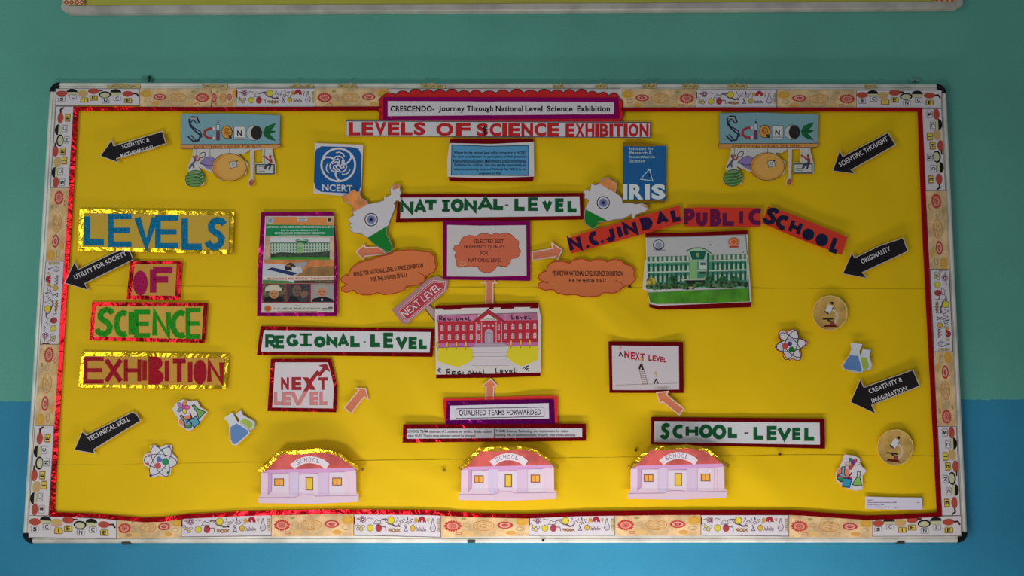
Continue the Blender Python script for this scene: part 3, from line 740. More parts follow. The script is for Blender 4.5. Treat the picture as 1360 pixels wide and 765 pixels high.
# ---- IRIS card
T = crop(820, 185, 8.5)
it = Item('logo_card', 'blue card with four big white letters and gold foil ends', 'card', (826, 188, 886, 270), lift=0.0030, cu=0.001, cv=0.0015, T=T)
foil(it, [(62, 28), (250, 25), (545, 78), (545, 130), (62, 130)], (205, 150, 30), T=T, z=-0.0003); foil(it, [(55, 640), (545, 640), (535, 715), (55, 728)], (190, 140, 30), T=T, z=-0.0003)
sheet(it, [(66, 76), (300, 82), (550, 72), (545, 690), (62, 684)], (24, 100, 160), T=T, kind='glossy')
p = it.part('lettering', z=0.0010)
for i, (s_, x1) in enumerate((('Initiative for', 408), ('Research &', 390), ('Innovation in', 422), ('Science', 312))):
    p.text(s_, 138, 88 + i * 46, x1, 122 + i * 46, (190, 212, 214), 0.02)
p.line([(262, 450), (360, 340), (400, 470), (262, 450)], 1.1, (200, 218, 224), 3); p.line([(340, 335), (375, 350)], 1.6, (200, 218, 224), 3); p.ell(362, 405, 10, 18, (20, 40, 70), 3)
for ch, x0, x1 in (('I', 62, 112), ('R', 135, 292), ('I', 312, 365), ('S', 385, 542)): p.text(ch, x0, 507, x1, 678, (232, 236, 236), 0.05)
it.finish()

# ---- India maps
def india(label, out, orange, green, wx, wy, r, up2=None):
    xs = [q[0] for q in out]; ys = [q[1] for q in out]
    it = Item('map_cutout', label, 'map cutout', (min(xs), min(ys), max(xs), max(ys)), lift=0.0045, level=1, cu=0.0015, cv=0.003, group='India map cutouts')
    sheet(it, out, (222, 214, 216)); p = it.part('print', z=0.0010)
    for o in orange: p.poly(o, (240, 152, 84), 1, 'mottled')
    p.poly(green, (22, 132, 44), 1)
    p.oval(wx, wy, r, r, 1.1, (24, 24, 60), 2, n=28)
    p.ell(wx, wy, r * .68, r * .68, (150, 156, 200), 2, n=20)
    for k in range(12):
        a_ = k * math.pi / 12; p.line([(wx - r * .7 * math.cos(a_), wy - r * .7 * math.sin(a_)), (wx + r * .7 * math.cos(a_), wy + r * .7 * math.sin(a_))], .3, (40, 44, 110), 3)
    p.ell(wx, wy, 1.8, 1.8, (20, 20, 60), 4, n=10)
    p.line(out, .5, (120, 110, 110), 2, closed=True)
    it.finish()
o1 = [(454, 261), (462, 257), (466, 254), (470, 251.5), (474, 254.5), (478, 254), (478.6, 259), (480, 263), (488, 267), (489, 271), (500, 269), (510, 266), (509, 261), (513, 262), (519, 258.5), (518, 251.5), (521, 246.5), (525.6, 244.4),
      (532, 245), (531, 250), (532.5, 256), (531, 260), (533.5, 269), (527, 266), (523, 270), (525, 273), (524, 278), (519, 290), (516, 299), (514, 304), (513.5, 311), (518, 319), (521, 327), (520.5, 333.5), (515, 336), (507, 331), (500, 326.5), (488, 316), (479, 310), (474, 311),
      (469, 309), (463, 305), (467, 302), (463, 299), (466.5, 297), (462.6, 294), (464, 289), (470, 286), (468, 282), (468.5, 277), (466, 272), (461, 270), (457, 267)]
india('saffron white and green India map cutout at left end of National Level banner', o1,
      [[(454.6, 261.3), (462, 257.6), (470, 252.3), (474, 255.2), (477.4, 254.6), (479, 263.4), (487, 267.3), (488.4, 271), (468.8, 282), (468.8, 277), (466, 271.5), (457.4, 266.6)], [(521.5, 252.5), (521.6, 247.2), (525.8, 245), (531.4, 245.4), (530.4, 249.6)]],
      [(488, 316), (515.5, 299.4), (513.4, 304), (513, 311), (517.4, 319.3), (520.3, 327), (519.8, 332.8), (515, 335.2), (500.4, 326)], 493, 291.7, 8.3)
o2 = [(785, 244), (790, 246), (794.5, 245), (798, 239), (805.6, 235.6), (812, 239), (819.7, 243.5), (819, 250), (817.5, 256), (822, 259), (826, 263), (827, 270), (836, 269), (845, 271), (852, 270), (859, 272), (860.5, 278), (857, 281), (850.6, 283), (845, 285), (841, 291.5), (838, 284), (835, 287), (826, 291), (816, 291.5), (806.5, 294),
      (794, 295.6), (793, 301), (787, 304.6), (782, 301), (777, 297), (775.6, 290), (776.5, 278), (780, 271), (782, 266), (778, 264), (775.6, 263), (777, 258), (774, 254.5), (779, 252), (783.5, 254)]
india('saffron white and green India map cutout between National Level banner and blue card', o2,
      [[(794.6, 243.6), (798, 239.8), (805.6, 236.6), (812, 239.6), (818.8, 243.9), (818, 250), (816.6, 256)], [(850, 271), (858.4, 272.7), (859.5, 277)]],
      [(777.4, 278), (806.5, 293), (794, 294.9), (792.4, 300.6), (787, 303.8), (777.7, 296.6), (776.3, 290)], 801.2, 269.2, 8.2)

# ---- green hand lettered banners
def banner(label, outer, inner, words, lv=0, **kw):
    xs = [q[0] for q in outer]; ys = [q[1] for q in outer]
    it = Item('lettered_banner', label, 'banner', (min(xs), min(ys), max(xs), max(ys)), lift=0.0012, level=lv, cu=0.0028, cv=0.0005, group='level banners', **kw)
    foilframe(it, outer, inner, CRIM)
    sheet(it, [(inner[0][0] - .6, inner[0][1] - .6), (inner[1][0] + .6, inner[1][1] - .6), (inner[2][0] + .6, inner[2][1] + .6), (inner[3][0] - .6, inner[3][1] + .6)], (224, 220, 222), z=0.0014)
    p = it.part('lettering', z=0.0016)
    for w_ in words:
        ch, x0, x1, y0, y1 = w_[:5]; w = (w_[5] if len(w_) > 5 else 4.4) + .9
        if ch == '-': it.part('dash', z=0.0016).line([(x0, y0), (x1, y0)], 1.4, BLACK, 3); p = it.part('lettering', z=0.0016); continue
        if ch == 'I' and x1 - x0 > 8:
            m = (x0 + x1) / 2; p.line([(m, y0), (m, y1)], 5.5, GREENI, 3); p.line([(x0, y0 + 1.4), (x1, y0 + 1.4)], 2.8, GREENI, 3); p.line([(x0, y1 - 1.6), (x1, y1 - 1.6)], 3.2, GREENI, 3); continue
        p.letter(ch, x0 - .9, y0 - .6, x1 + .9, y1 + .6, w, GREENI)
    it.finish()
banner('red foil banner with green hand letters reading NATIONAL LEVEL', [(529, 258), (774.5, 256), (775, 291.5), (525.5, 295.5)], [(534, 263), (769, 261.5), (770, 286), (532, 289.5)],
       [('N', 531.5, 548.5, 265.6, 284), ('A', 550.5, 565.5, 266, 283), ('T', 563, 581.5, 265.5, 281), ('I', 587, 597, 265.5, 281), ('O', 599.5, 615, 264.5, 281), ('N', 617, 632.5, 264.5, 281.5), ('A', 634.5, 655, 261.5, 280), ('L', 656, 670, 262, 278.5),
        ('-', 671, 675, 272.3, 272.3), ('L', 684, 698.5, 261.8, 279.5), ('E', 702, 715.5, 262.5, 279.5), ('V', 720.5, 733, 265.5, 279.5), ('E', 738, 750, 264, 281, 5), ('L', 754.5, 767.5, 265, 281.5)])
banner('red foil banner with green hand letters reading REGIONAL LEVEL', [(346, 433), (577, 436.5), (574.5, 474), (341, 471.5)], [(351, 439), (571.5, 441.5), (570, 467.5), (347, 466.5)],
       [('R', 353, 367, 444.7, 463), ('E', 366.5, 378.5, 446, 462), ('G', 381, 394.5, 444.5, 460), ('I', 398, 414, 442.8, 460), ('O', 418, 431.5, 447, 461, 4.6), ('N', 434, 447.5, 446, 460.5), ('A', 449, 463, 444.5, 461), ('L', 466, 479.5, 444, 460.5),
        ('-', 483, 485.6, 454, 454), ('L', 492.7, 507, 441.7, 460.5, 5.2), ('E', 510, 523.5, 442.5, 461.5, 5), ('V', 526, 541, 446, 462), ('E', 543.5, 555, 448, 463, 4.8), ('L', 557, 568.6, 448.5, 463.5)])
banner('red foil banner with green hand letters reading SCHOOL LEVEL', [(864.7, 553.5), (1095, 556), (1096, 596), (864.5, 590)], [(869.5, 560), (1088, 562), (1088.5, 590), (869, 586.5)],
       [('S', 877, 890, 562.5, 583), ('C', 894, 907, 564.5, 582), ('H', 911.5, 926.5, 565, 580.5), ('O', 929.5, 945.5, 564.3, 581.5), ('O', 946.7, 963.6, 564.5, 583), ('L', 967.5, 980.5, 565.5, 581.5), ('-', 988.5, 994, 575.2, 575.2),
        ('L', 1001.5, 1015.5, 565.3, 583.5), ('E', 1019.5, 1033, 566.5, 584.5, 5), ('V', 1033, 1050.5, 567, 584.5), ('E', 1053, 1064.5, 569, 584, 4.6), ('L', 1069, 1083, 566.5, 585)])

# ---- glitter word cards
def wordcard(label, outer, inner, fc, card, letters, color, w, fills=()):
    xs = [q[0] for q in outer]; ys = [q[1] for q in outer]
    it = Item('word_card', label, 'word card', (min(xs), min(ys), max(xs), max(ys)), lift=0.0018, level=1, cu=0.0014, cv=0.0006, group='glitter word cards')
    foilframe(it, outer, inner, fc, crumple=0.0020)
    sheet(it, [(inner[0][0] - .8, inner[0][1] - .8), (inner[1][0] + .8, inner[1][1] - .8), (inner[2][0] + .8, inner[2][1] + .8), (inner[3][0] - .8, inner[3][1] + .8)], card, z=0.0022, name='card')
    for k, (ch, x0, x1, y0, y1) in enumerate(letters):
        p = it.part('letter', z=0.0030, t=0.0007); wl = w * 1.12
        if ch == 'O' and 'O' in fills: p.ell((x0 + x1) / 2, (y0 + y1) / 2, (x1 - x0) / 2, (y1 - y0) / 2, color, 0, 'glitter', n=26)
        elif ch == 'B' and 'B' in fills:
            p.poly([(x0, y0), (x0 + (x1 - x0) * .5, y0)] + arc(x0 + (x1 - x0) * .5, y0 + (y1 - y0) * .24, (x1 - x0) * .42, (y1 - y0) * .24, -90, 75, 6) + arc(x0 + (x1 - x0) * .5, y0 + (y1 - y0) * .74, (x1 - x0) * .5, (y1 - y0) * .26, -75, 90, 6) + [(x0, y1)], color, 0, 'glitter')
        else: p.letter(ch, x0, y0, x1, y1, wl, color, 0, 'glitter')
    it.finish()
wordcard('gold foil edged card with blue glitter letters LEVELS', [(106, 277.5), (311, 281), (309, 337.5), (103, 332.5)], [(113, 283.5), (304, 287), (303, 331), (110, 327)], GOLD, (214, 172, 62),
         [('L', 111, 142, 283, 326), ('E', 143.5, 178, 284, 328), ('V', 178, 210, 285, 330), ('E', 206, 240, 286, 330), ('L', 241, 272, 286, 332), ('S', 271, 302, 289, 332)], (0, 118, 164), 7.6)
wordcard('small red foil edged card with magenta glitter letters OF', [(173, 346), (241.5, 346.5), (238.5, 398.5), (168, 397.5)], [(180, 352), (234, 351), (232, 392), (175, 391.5)], CRIM, (214, 158, 66),
         [('O', 176.5, 196, 359.5, 392.5), ('F', 199, 233, 354.5, 393)], (176, 16, 84), 7.6, 'O')
wordcard('red foil edged card with green glitter letters SCIENCE', [(122, 401), (276, 402), (272, 455.5), (118.5, 452)], [(128.5, 407.5), (269.5, 408), (267, 449.5), (125, 446.5)], CRIM, (222, 174, 74),
         [('S', 125, 153, 408.5, 447), ('C', 151, 170, 412, 448), ('I', 170.5, 178, 411, 448), ('E', 178, 202, 411.5, 448.5), ('N', 202, 227, 411.5, 449), ('C', 226, 247, 412, 449.5), ('E', 246.5, 269, 409, 450)], (36, 150, 20), 6.4)
wordcard('gold foil edged card with dark red glitter letters EXHIBITION', [(108.5, 467), (304.5, 470.5), (301, 516.5), (104, 514.5)], [(113.5, 473.5), (297, 476), (295, 510.5), (110.5, 510)], (226, 178, 26), (216, 158, 62),
         [('E', 111, 140, 474, 509.5), ('X', 138, 163.5, 475, 509.5), ('H', 164.5, 187.5, 475, 509), ('I', 188.5, 195.5, 475.5, 508.5), ('B', 197, 217.5, 473.5, 511), ('I', 218, 225.5, 476, 509.5), ('T', 226.5, 249.5, 476.5, 510.5), ('I', 248.5, 256.5, 478, 511),
          ('O', 256.5, 274.5, 478, 511), ('N', 275, 297, 478.5, 510)], (172, 14, 40), 5.4, 'OB')

# ---- science mobile pictures
def mobile(label, dx, dy):
    T = crop(235 + dx, 145 + dy, 6.957); it = Item('science_picture', label, 'picture', (239 + dx, 150 + dy, 374 + dx, 249 + dy), lift=0.0022, cu=0.0022, cv=0.0008, T=T)
    c = it.part('card', t=0.0004)
    c.poly([(38, 45), (400, 38), (955, 55), (952, 330), (920, 340), (880, 372), (890, 430), (912, 510), (910, 605), (722, 603), (722, 498), (790, 500), (790, 372), (712, 380), (706, 640), (712, 690), (668, 718), (655, 680), (680, 620), (675, 372), (620, 412), (560, 408), (655, 500), (640, 600), (520, 668), (400, 655),
            (330, 590), (290, 572), (200, 535), (262, 640), (245, 700), (165, 720), (82, 700), (72, 640), (110, 580), (95, 550), (140, 440), (150, 370), (40, 368), (36, 330)], (214, 208, 202), 0)
    p = it.part('print', z=0.0001)
    p.poly([(38, 45), (400, 38), (955, 55), (948, 325), (38, 325)], (134, 176, 184), 1)
    p.line([(38, 45), (400, 38), (955, 55), (948, 325), (38, 325)], .5, (90, 110, 116), 2, closed=True)
    p.poly([(36, 326), (955, 322), (960, 345), (940, 358), (36, 366)], (226, 158, 84), 2); p.line([(36, 326), (955, 322), (960, 345), (940, 358), (36, 366)], .7, (110, 66, 40), 3, closed=True)
    p.text('EVERYTHING UNDER THE SUN', 160, 334, 775, 358, (140, 70, 50), 0.01, 4, dy=-6)
    # S as a double helix
    p.line([(205, 130), (185, 75), (140, 72), (112, 100), (120, 150), (160, 195), (215, 240), (200, 290), (150, 298), (100, 250)], 2.0, (40, 40, 66), 3)
    p.line([(190, 140), (150, 98), (120, 130), (150, 170), (215, 205), (230, 250), (180, 295), (130, 240)], 1.6, (60, 56, 84), 4); p.line([(120, 85), (180, 85)], 1.6, (200, 180, 180), 5)
    p.line([(345, 178), (300, 180), (258, 200), (255, 240), (290, 268), (345, 268)], 3.4, (176, 60, 62), 3); p.rect(330, 165, 350, 190, WHITE, 4); p.rect(330, 256, 350, 278, WHITE, 4)
    p.rect(362, 140, 396, 288, (70, 60, 70), 3); p.rect(366, 144, 392, 195, (206, 212, 216), 4); p.rect(366, 195, 392, 284, (128, 62, 92), 4); p.ell(378, 125, 9, 9, (70, 60, 60), 3, n=8); p.ell(382, 104, 6, 6, (70, 60, 60), 3, n=8)
    p.ell(462, 212, 52, 62, (60, 40, 30), 3); p.ell(460, 212, 46, 56, (232, 158, 56), 4); p.line(arc(462, 205, 26, 26, 0, 330, 12), 1, (140, 80, 40), 5); p.line(arc(462, 205, 12, 12, 0, 330, 8), .8, (140, 80, 40), 5); p.poly([(470, 238), (500, 240), (508, 275), (488, 272)], (70, 44, 30), 5)
    p.rect(524, 158, 632, 284, (96, 90, 94), 3); p.rect(529, 163, 627, 279, (224, 220, 214), 4); p.text('N', 556, 195, 600, 248, BLACK, 0.03, 5); p.rect(535, 262, 620, 268, (90, 90, 90), 5)
    p.ell(712, 220, 72, 70, (70, 70, 76), 3); p.ell(710, 220, 67, 65, (204, 202, 196), 4); p.ell(735, 218, 52, 64, (46, 40, 36), 5)
    p.poly([(794, 210), (820, 160), (915, 126), (895, 168), (868, 196), (918, 204), (885, 222), (858, 228), (915, 294), (850, 280), (806, 250)], (24, 104, 52), 3); p.line([(800, 212), (850, 208), (905, 205)], .5, (14, 60, 30), 4)
    for x, y0, y1 in ((305, 366, 440), (486, 366, 412), (812, 366, 500), (180, 366, 430)): p.line([(x, y0), (x, y1)], .5, (90, 84, 84), 2)
    # acrobat figure with hoop
    p.line([(150, 430), (172, 470), (140, 510), (112, 548)], 2.4, (92, 90, 120), 3); p.line([(150, 510), (156, 545)], 2.2, (92, 90, 120), 3); p.line([(160, 470), (195, 475), (210, 450)], 2.0, (168, 66, 70), 4); p.ell(180, 440, 16, 16, (190, 110, 80), 4, n=10); p.oval(236, 424, 32, 20, 1.0, (84, 80, 100), 3, rot=-40)
    # purple planet
    p.poly([(208, 500), (260, 450), (310, 438), (360, 465), (350, 545), (320, 565), (270, 545), (240, 515)], (148, 130, 184), 2); p.line([(208, 500), (280, 522), (350, 520)], 1.2, (84, 70, 130), 3); p.line([(208, 500), (260, 450), (310, 438), (360, 465)], .6, (84, 70, 110), 3)
    # big orange planet
    p.ell(483, 537, 160, 128, (230, 164, 74), 3, n=30); p.ell(500, 530, 130, 110, (236, 176, 86), 4, n=26); p.oval(483, 537, 160, 128, .7, (120, 76, 44), 5, n=30); p.line(arc(470, 540, 130, 110, 110, 250, 10), 1.2, (216, 130, 60), 5)
    p.poly([(484, 490), (545, 478), (558, 530), (498, 548)], (206, 204, 204), 5); p.line([(484, 490), (545, 478), (558, 530), (498, 548)], .6, (60, 50, 60), 6, closed=True); p.text('57', 508, 498, 534, 520, (80, 80, 100), 0.0, 6); p.line([(540, 490), (562, 474)], 1.4, (50, 40, 50), 6)
    # green striped planet
    p.ell(166, 642, 90, 76, (120, 158, 90), 3, n=24, rot=-15); p.oval(166, 642, 90, 76, .7, (50, 80, 44), 5, n=24, rot=-15)
    for y in (600, 628, 656, 684): p.line([(92, y + 18), (140, y + 6), (200, y + 4), (250, y - 22)], 1.4, (44, 112, 56), 4)
    p.ell(200, 620, 40, 40, (176, 190, 140), 3, rot=-15)
    # plumb line bob and blackboard with seated figure
    p.line([(688, 372), (694, 640)], 3.2, (222, 210, 198), 3); p.ell(688, 680, 22, 32, (204, 110, 84), 3, rot=20); p.line(arc(688, 680, 12, 16, 0, 300, 8), .6, (120, 50, 40), 4)
    p.rect(724, 508, 904, 603, (50, 84, 62), 3); p.rect(736, 518, 892, 592, (210, 206, 200), 4)
    for k in range(3): p.line([(748, 532 + k * 20), (812, 534 + k * 20)], .7, (120, 120, 110), 5)
    p.line([(860, 430), (858, 480), (825, 450), (795, 432)], 2.0, (170, 60, 66), 5); p.line([(865, 460), (870, 500)], 3.6, (170, 60, 66), 5); p.line([(862, 505), (820, 530), (815, 555)], 3, (66, 62, 84), 6); p.line([(868, 505), (850, 560)], 2.6, (66, 62, 84), 6); p.ell(862, 438, 13, 14, (150, 80, 60), 6, n=10)
    it.finish()
mobile('blue science picture with hanging planets at upper left, left of the round emblem card', 0, 0)
mobile('blue science picture with hanging planets at upper right, near black arrow', 714.5, -1)

# ---- black arrows
def blackarrow(label, out, texts, ang, lift=0.004):
    xs = [q[0] for q in out]; ys = [q[1] for q in out]
    cx, cy = sum(xs) / len(xs), sum(ys) / len(ys); a_ = math.radians(ang)
    n = 0.0015; it = Item('arrow_cutout', label, 'arrow', (min(xs), min(ys), max(xs), max(ys)), lift=lift, level=1, curl=lambda u, v: 0.004 * max(0, u) ** 2 + 0.003 * min(0, u) ** 2 + 0.002 * max(0, -v), group='black quality arrows')
    sheet(it, out, (206, 196, 190))
    # inner black area: outline shrunk by about a pixel
    inn = []; N_ = len(out)
    area2 = sum(out[k][0] * out[(k + 1) % N_][1] - out[(k + 1) % N_][0] * out[k][1] for k in range(N_)); sg = 1 if area2 > 0 else -1
    for k in range(N_):
        p0, p1, p2 = out[k - 1], out[k], out[(k + 1) % N_]
        def nn(a, b): d = math.dist(a, b); return (-(b[1] - a[1]) / d * sg, (b[0] - a[0]) / d * sg)
        n1, n2 = nn(p0, p1), nn(p1, p2); mx, my = n1[0] + n2[0], n1[1] + n2[1]; den = max(1 + n1[0] * n2[0] + n1[1] * n2[1], .45)
        inn.append((p1[0] + mx / den * 1.0, p1[1] + my / den * 1.0))
    p = it.part('print', z=0.0009); p.poly(inn, (30, 22, 26), 1)
    for s_, tx, ty, tw, th in texts:
        p.text(s_, tx - tw / 2, ty - th / 2, tx + tw / 2, ty + th / 2, (224, 216, 216), 0.018, 2, rot=ang)
    it.finish()
blackarrow('black arrow at upper left lettered SCIENTIFIC & MATHEMATICAL', [(132.4, 207.4), (148.2, 185), (151.4, 193.2), (216, 173.8), (221, 191), (155.3, 210.9), (156.7, 216.2)], [('SCIENTIFIC &', 180, 190, 37.5, 5.2), ('MATHEMATICAL', 182.5, 201, 46, 5.4)], -15.5)
blackarrow('black arrow at upper right lettered SCIENTIFIC THOUGHT', [(1105.3, 227.4), (1115, 199.4), (1119.4, 207.4), (1179.4, 175.6), (1190, 192.4), (1131, 225.8), (1136, 231.2)], [('SCIENTIFIC THOUGHT', 1146.5, 201.5, 73, 6.6)], -29)
blackarrow('black arrow on the left border lettered UTILITY FOR SOCIETY', [(85.2, 376.2), (98.8, 346.8), (104.1, 357.4), (150, 335.5), (160, 332), (173, 334), (177.5, 345), (113, 376.8), (117.4, 385.6)], [('UTILITY FOR SOCIETY', 133, 352.3, 76, 6.4)], -25.5)
blackarrow('black arrow at right lettered ORIGINALITY', [(1118.5, 363.8), (1131.4, 335), (1135.3, 342), (1168, 326), (1199.7, 315.6), (1206.4, 334), (1145.9, 362), (1151.5, 369.6)], [('ORIGINALITY', 1163, 338.8, 42.5, 6.4)], -25)
blackarrow('black arrow at lower left lettered TECHNICAL SKILL', [(98, 598), (109, 572.4), (114.7, 577.6), (175.6, 546.8), (182, 550), (187.3, 559), (124.4, 597.5), (126.7, 603)], [('TECHNICAL SKILL', 144, 570, 62, 6.6)], -27.5)
blackarrow('black arrow at lower right lettered CREATIVITY & IMAGINATION', [(1128.8, 534.2), (1142.4, 503.5), (1147.6, 514), (1213, 490.6), (1221.8, 513), (1158.2, 538.2), (1163, 549.7)], [('CREATIVITY &', 1175.8, 511.8, 47, 6.2), ('IMAGINATION', 1181, 524, 49.5, 6.2)], -20.5)

# ---- magenta framed poster
T = crop(335, 275, 5.1)
it = Item('exhibition_poster', 'magenta foil edged poster with green headline, college building and three portraits', 'poster', (341, 281, 449, 421), lift=0.0035, level=1, cu=0.0022, cv=0.0020, T=T)
O = [(60, 35), (550, 32), (580, 330), (577, 740), (32, 740), (36, 430)]; I_ = [(92, 66), (548, 66), (553, 330), (550, 710), (66, 712), (74, 430)]
for i in range(6):
    j = (i + 1) % 6
    it.part('foil_border', z=0.0001 * (i % 2), t=0.0003, crumple=0.0022, cell=4.5).poly([O[i], O[j], I_[j], I_[i]], MAG, 0, 'foil')
sheet(it, [(88, 62), (551, 62), (556, 330), (553, 713), (62, 715), (70, 430)], (222, 214, 210), T=T, z=0.0022)
p = it.part('print', z=0.0023, cell=12)
p.poly([(92, 66), (548, 68), (549, 130), (90, 130)], (232, 146, 78), 1); p.ell(122, 90, 24, 24, (190, 196, 200), 2); p.ell(122, 90, 15, 15, (140, 160, 180), 3); p.rect(305, 68, 372, 98, (216, 206, 200), 2); p.rect(310, 76, 365, 80, (120, 110, 100), 3); p.rect(318, 86, 358, 89, (120, 110, 100), 3); p.rect(508, 72, 538, 106, (222, 214, 200), 2); p.ell(522, 88, 11, 15, (50, 66, 50), 3)
p.poly([(92, 118), (550, 124), (552, 200), (90, 196)], (22, 142, 84), 2)
p.text('NATIONAL LEVEL CBSE SCIENCE EXHIBITION 2016-2017', 96, 128, 548, 142, (228, 230, 226), 0.02, 3); p.text('8th, 9th and 10th FEBRUARY 2017', 194, 152, 446, 165, (228, 230, 226), 0.02, 3); p.text('CENTRAL BOARD OF SECONDARY EDUCATION', 152, 170, 492, 183, (228, 230, 226), 0.02, 3); p.line([(180, 189), (455, 191)], .4, (200, 210, 200), 3)
p.poly([(88, 198), (552, 202), (555, 360), (80, 360)], (226, 190, 160), 1, 'mottled'); p.poly([(125, 205), (526, 208), (524, 245), (123, 245)], (220, 218, 220), 2)
p.rect(124, 240, 524, 336, (96, 124, 100), 3)
for k in range(21):
    for r_ in range(4): p.rect(130 + k * 19, 246 + r_ * 19, 141 + k * 19, 258 + r_ * 19, (186, 210, 186), 4)
for r_ in range(3): p.rect(124, 261 + r_ * 20, 524, 265 + r_ * 20, (206, 214, 206), 5)
p.rect(300, 242, 345, 320, (150, 190, 130), 5); p.poly([(296, 228), (380, 228), (366, 248), (312, 248)], (36, 116, 74), 5); p.line([(292, 226), (338, 216), (384, 226)], 1.0, (90, 140, 100), 5)
p.poly([(124, 318), (200, 305), (300, 312), (400, 308), (524, 300), (524, 340), (124, 340)], (44, 62, 40), 6, 'photo'); p.rect(115, 338, 524, 356, (70, 160, 56), 6)
p.poly([(78, 358), (556, 352), (556, 480), (74, 480)], (226, 140, 84), 1, 'mottled'); p.poly([(74, 380), (330, 395), (340, 440), (250, 480), (72, 470)], (206, 206, 208), 2)
p.poly([(340, 430), (400, 405), (555, 400), (555, 470), (300, 470)], (166, 124, 78), 2, 'mottled'); p.poly([(100, 422), (135, 408), (312, 448), (270, 464)], (26, 42, 92), 3); p.line([(140, 415), (290, 452)], .5, (70, 90, 140), 4); p.line([(120, 422), (285, 458)], .4, (70, 90, 140), 4)
p.poly([(218, 400), (255, 376), (300, 385), (285, 432), (222, 425)], (52, 44, 48), 3); p.poly([(262, 382), (375, 370), (350, 412), (300, 402)], (168, 168, 172), 3); p.poly([(268, 402), (312, 410), (298, 436), (270, 430)], (222, 216, 214), 4); p.rect(230, 392, 262, 402, (170, 120, 60), 4)
p.poly([(72, 470), (556, 468), (556, 496), (72, 490)], (230, 216, 196), 3); p.text('IMAGINATION IS MORE IMPORTANT THAN KNOWLEDGE', 102, 476, 556, 492, (206, 40, 34), 0.015, 4, dy=-2)
p.poly([(70, 494), (240, 500), (290, 516), (70, 518)], (86, 140, 78), 4); p.poly([(285, 498), (556, 494), (556, 516), (285, 516)], (96, 62, 46), 4); p.text('ALBERT EINSTEIN', 430, 500, 540, 509, (190, 160, 130), 0, 5)
p.rect(66, 518, 556, 650, (176, 40, 50), 3)
p.rect(72, 522, 228, 645, (88, 84, 62), 4, 'photo'); p.poly([(74, 642), (92, 610), (130, 600), (190, 604), (224, 642)], (30, 26, 30), 5); p.ell(148, 585, 34, 36, (192, 140, 96), 6); p.poly([(84, 572), (92, 540), (130, 526), (176, 530), (200, 556), (195, 570), (150, 562), (110, 570)], (214, 204, 180), 7); p.ell(134, 584, 5, 2.5, (50, 34, 28), 7, n=8); p.ell(160, 584, 5, 2.5, (50, 34, 28), 7, n=8); p.line([(138, 604), (158, 604)], .5, (110, 50, 40), 7); p.line([(147, 586), (149, 596)], .4, (130, 84, 60), 7)
p.rect(236, 522, 390, 645, (48, 46, 50), 4, 'photo'); p.ell(302, 566, 32, 40, (122, 96, 82), 6); p.poly([(240, 642), (262, 600), (300, 606), (320, 642)], (38, 34, 38), 5); p.poly([(322, 590), (350, 566), (380, 575), (372, 606), (340, 618)], (142, 102, 84), 6); p.ell(294, 562, 4, 3, (36, 26, 26), 7, n=8); p.ell(316, 562, 4, 3, (36, 26, 26), 7, n=8); p.line([(296, 584), (316, 584)], .6, (54, 40, 36), 7)
p.rect(398, 522, 552, 645, (166, 160, 156), 4); p.ell(470, 560, 42, 44, (160, 152, 144), 5); p.ell(470, 572, 32, 36, (206, 138, 104), 6); p.poly([(425, 585), (424, 540), (450, 526), (500, 530), (514, 560), (512, 590), (500, 560), (474, 545), (445, 560), (436, 592)], (176, 166, 156), 7); p.poly([(400, 643), (415, 620), (455, 610), (500, 610), (545, 625), (551, 643)], (30, 28, 36), 6); p.ell(472, 628, 7, 8, WHITE, 7, n=8); p.ell(457, 574, 5, 3, (54, 34, 30), 7, n=8); p.ell(484, 574, 5, 3, (54, 34, 30), 7, n=8); p.line([(462, 594), (482, 594)], .6, (130, 50, 50), 7)
p.rect(66, 652, 552, 710, (214, 206, 198), 3); p.ell(105, 688, 26, 22, (190, 132, 80), 4); p.ell(105, 688, 15, 13, (214, 80, 50), 5); p.text('Venue', 288, 664, 332, 671, BLACK, 0, 4)
p.text('N.C. JINDAL PUBLIC SCHOOL', 148, 682, 466, 698, (28, 20, 24), 0.012, 4); p.line([(170, 705), (440, 706)], .5, (160, 40, 50), 4); p.rect(472, 684, 508, 690, (110, 100, 100), 4); p.rect(515, 676, 545, 690, (100, 110, 110), 4); p.rect(472, 697, 540, 700, (130, 120, 120), 4)
it.finish()

# ---- orange clouds
def cloudpts(cx, cy, rx, ry, n, rot=0, seed=1, depth=.13):
    r = random.Random(seed); pts = []; c, q = math.cos(math.radians(rot)), math.sin(math.radians(rot))
    cuts = [0]; 
    for k in range(n): cuts.append(cuts[-1] + .8 + .5 * r.random())
    for k in range(n):
        a0, a1 = cuts[k] / cuts[-1] * 6.28318, cuts[k + 1] / cuts[-1] * 6.28318
        for j in range(6):
            a_ = a0 + (a1 - a0) * j / 6; m = 1 - depth + depth * 1.9 * math.sin(math.pi * j / 6) ** .8
            sx = abs(math.cos(a_)) ** .75 * (1 if math.cos(a_) > 0 else -1); sy = abs(math.sin(a_)) ** .75 * (1 if math.sin(a_) > 0 else -1)
            x, y = rx * sx * (1 - depth * .55 + (m - 1) * .5), ry * sy * m; pts.append((cx + x * c - y * q, cy + x * q + y * c))
    return pts
T = crop(440, 225, 5.667); T2 = crop(660, 225, 5.667)
it = Item('notice_sheet', 'magenta foil edged sheet with orange cloud reading selected best 18 exhibits qualify', 'notice', (588, 292, 704, 373), lift=0.0015, level=1, cu=0.001, cv=0.0018)
foilframe(it, [(588.3, 293), (704, 293.5), (704.5, 373), (588.5, 371.5)], [(594.5, 299), (698.5, 299.5), (699, 366), (594, 366.5)], MAG, crumple=0.0018)
sheet(it, [(594, 298.7), (640, 299.8), (698.8, 299), (699.5, 366), (650, 367.5), (593.6, 367)], (218, 208, 206), z=0.0020)
p = it.part('print', z=0.0022)
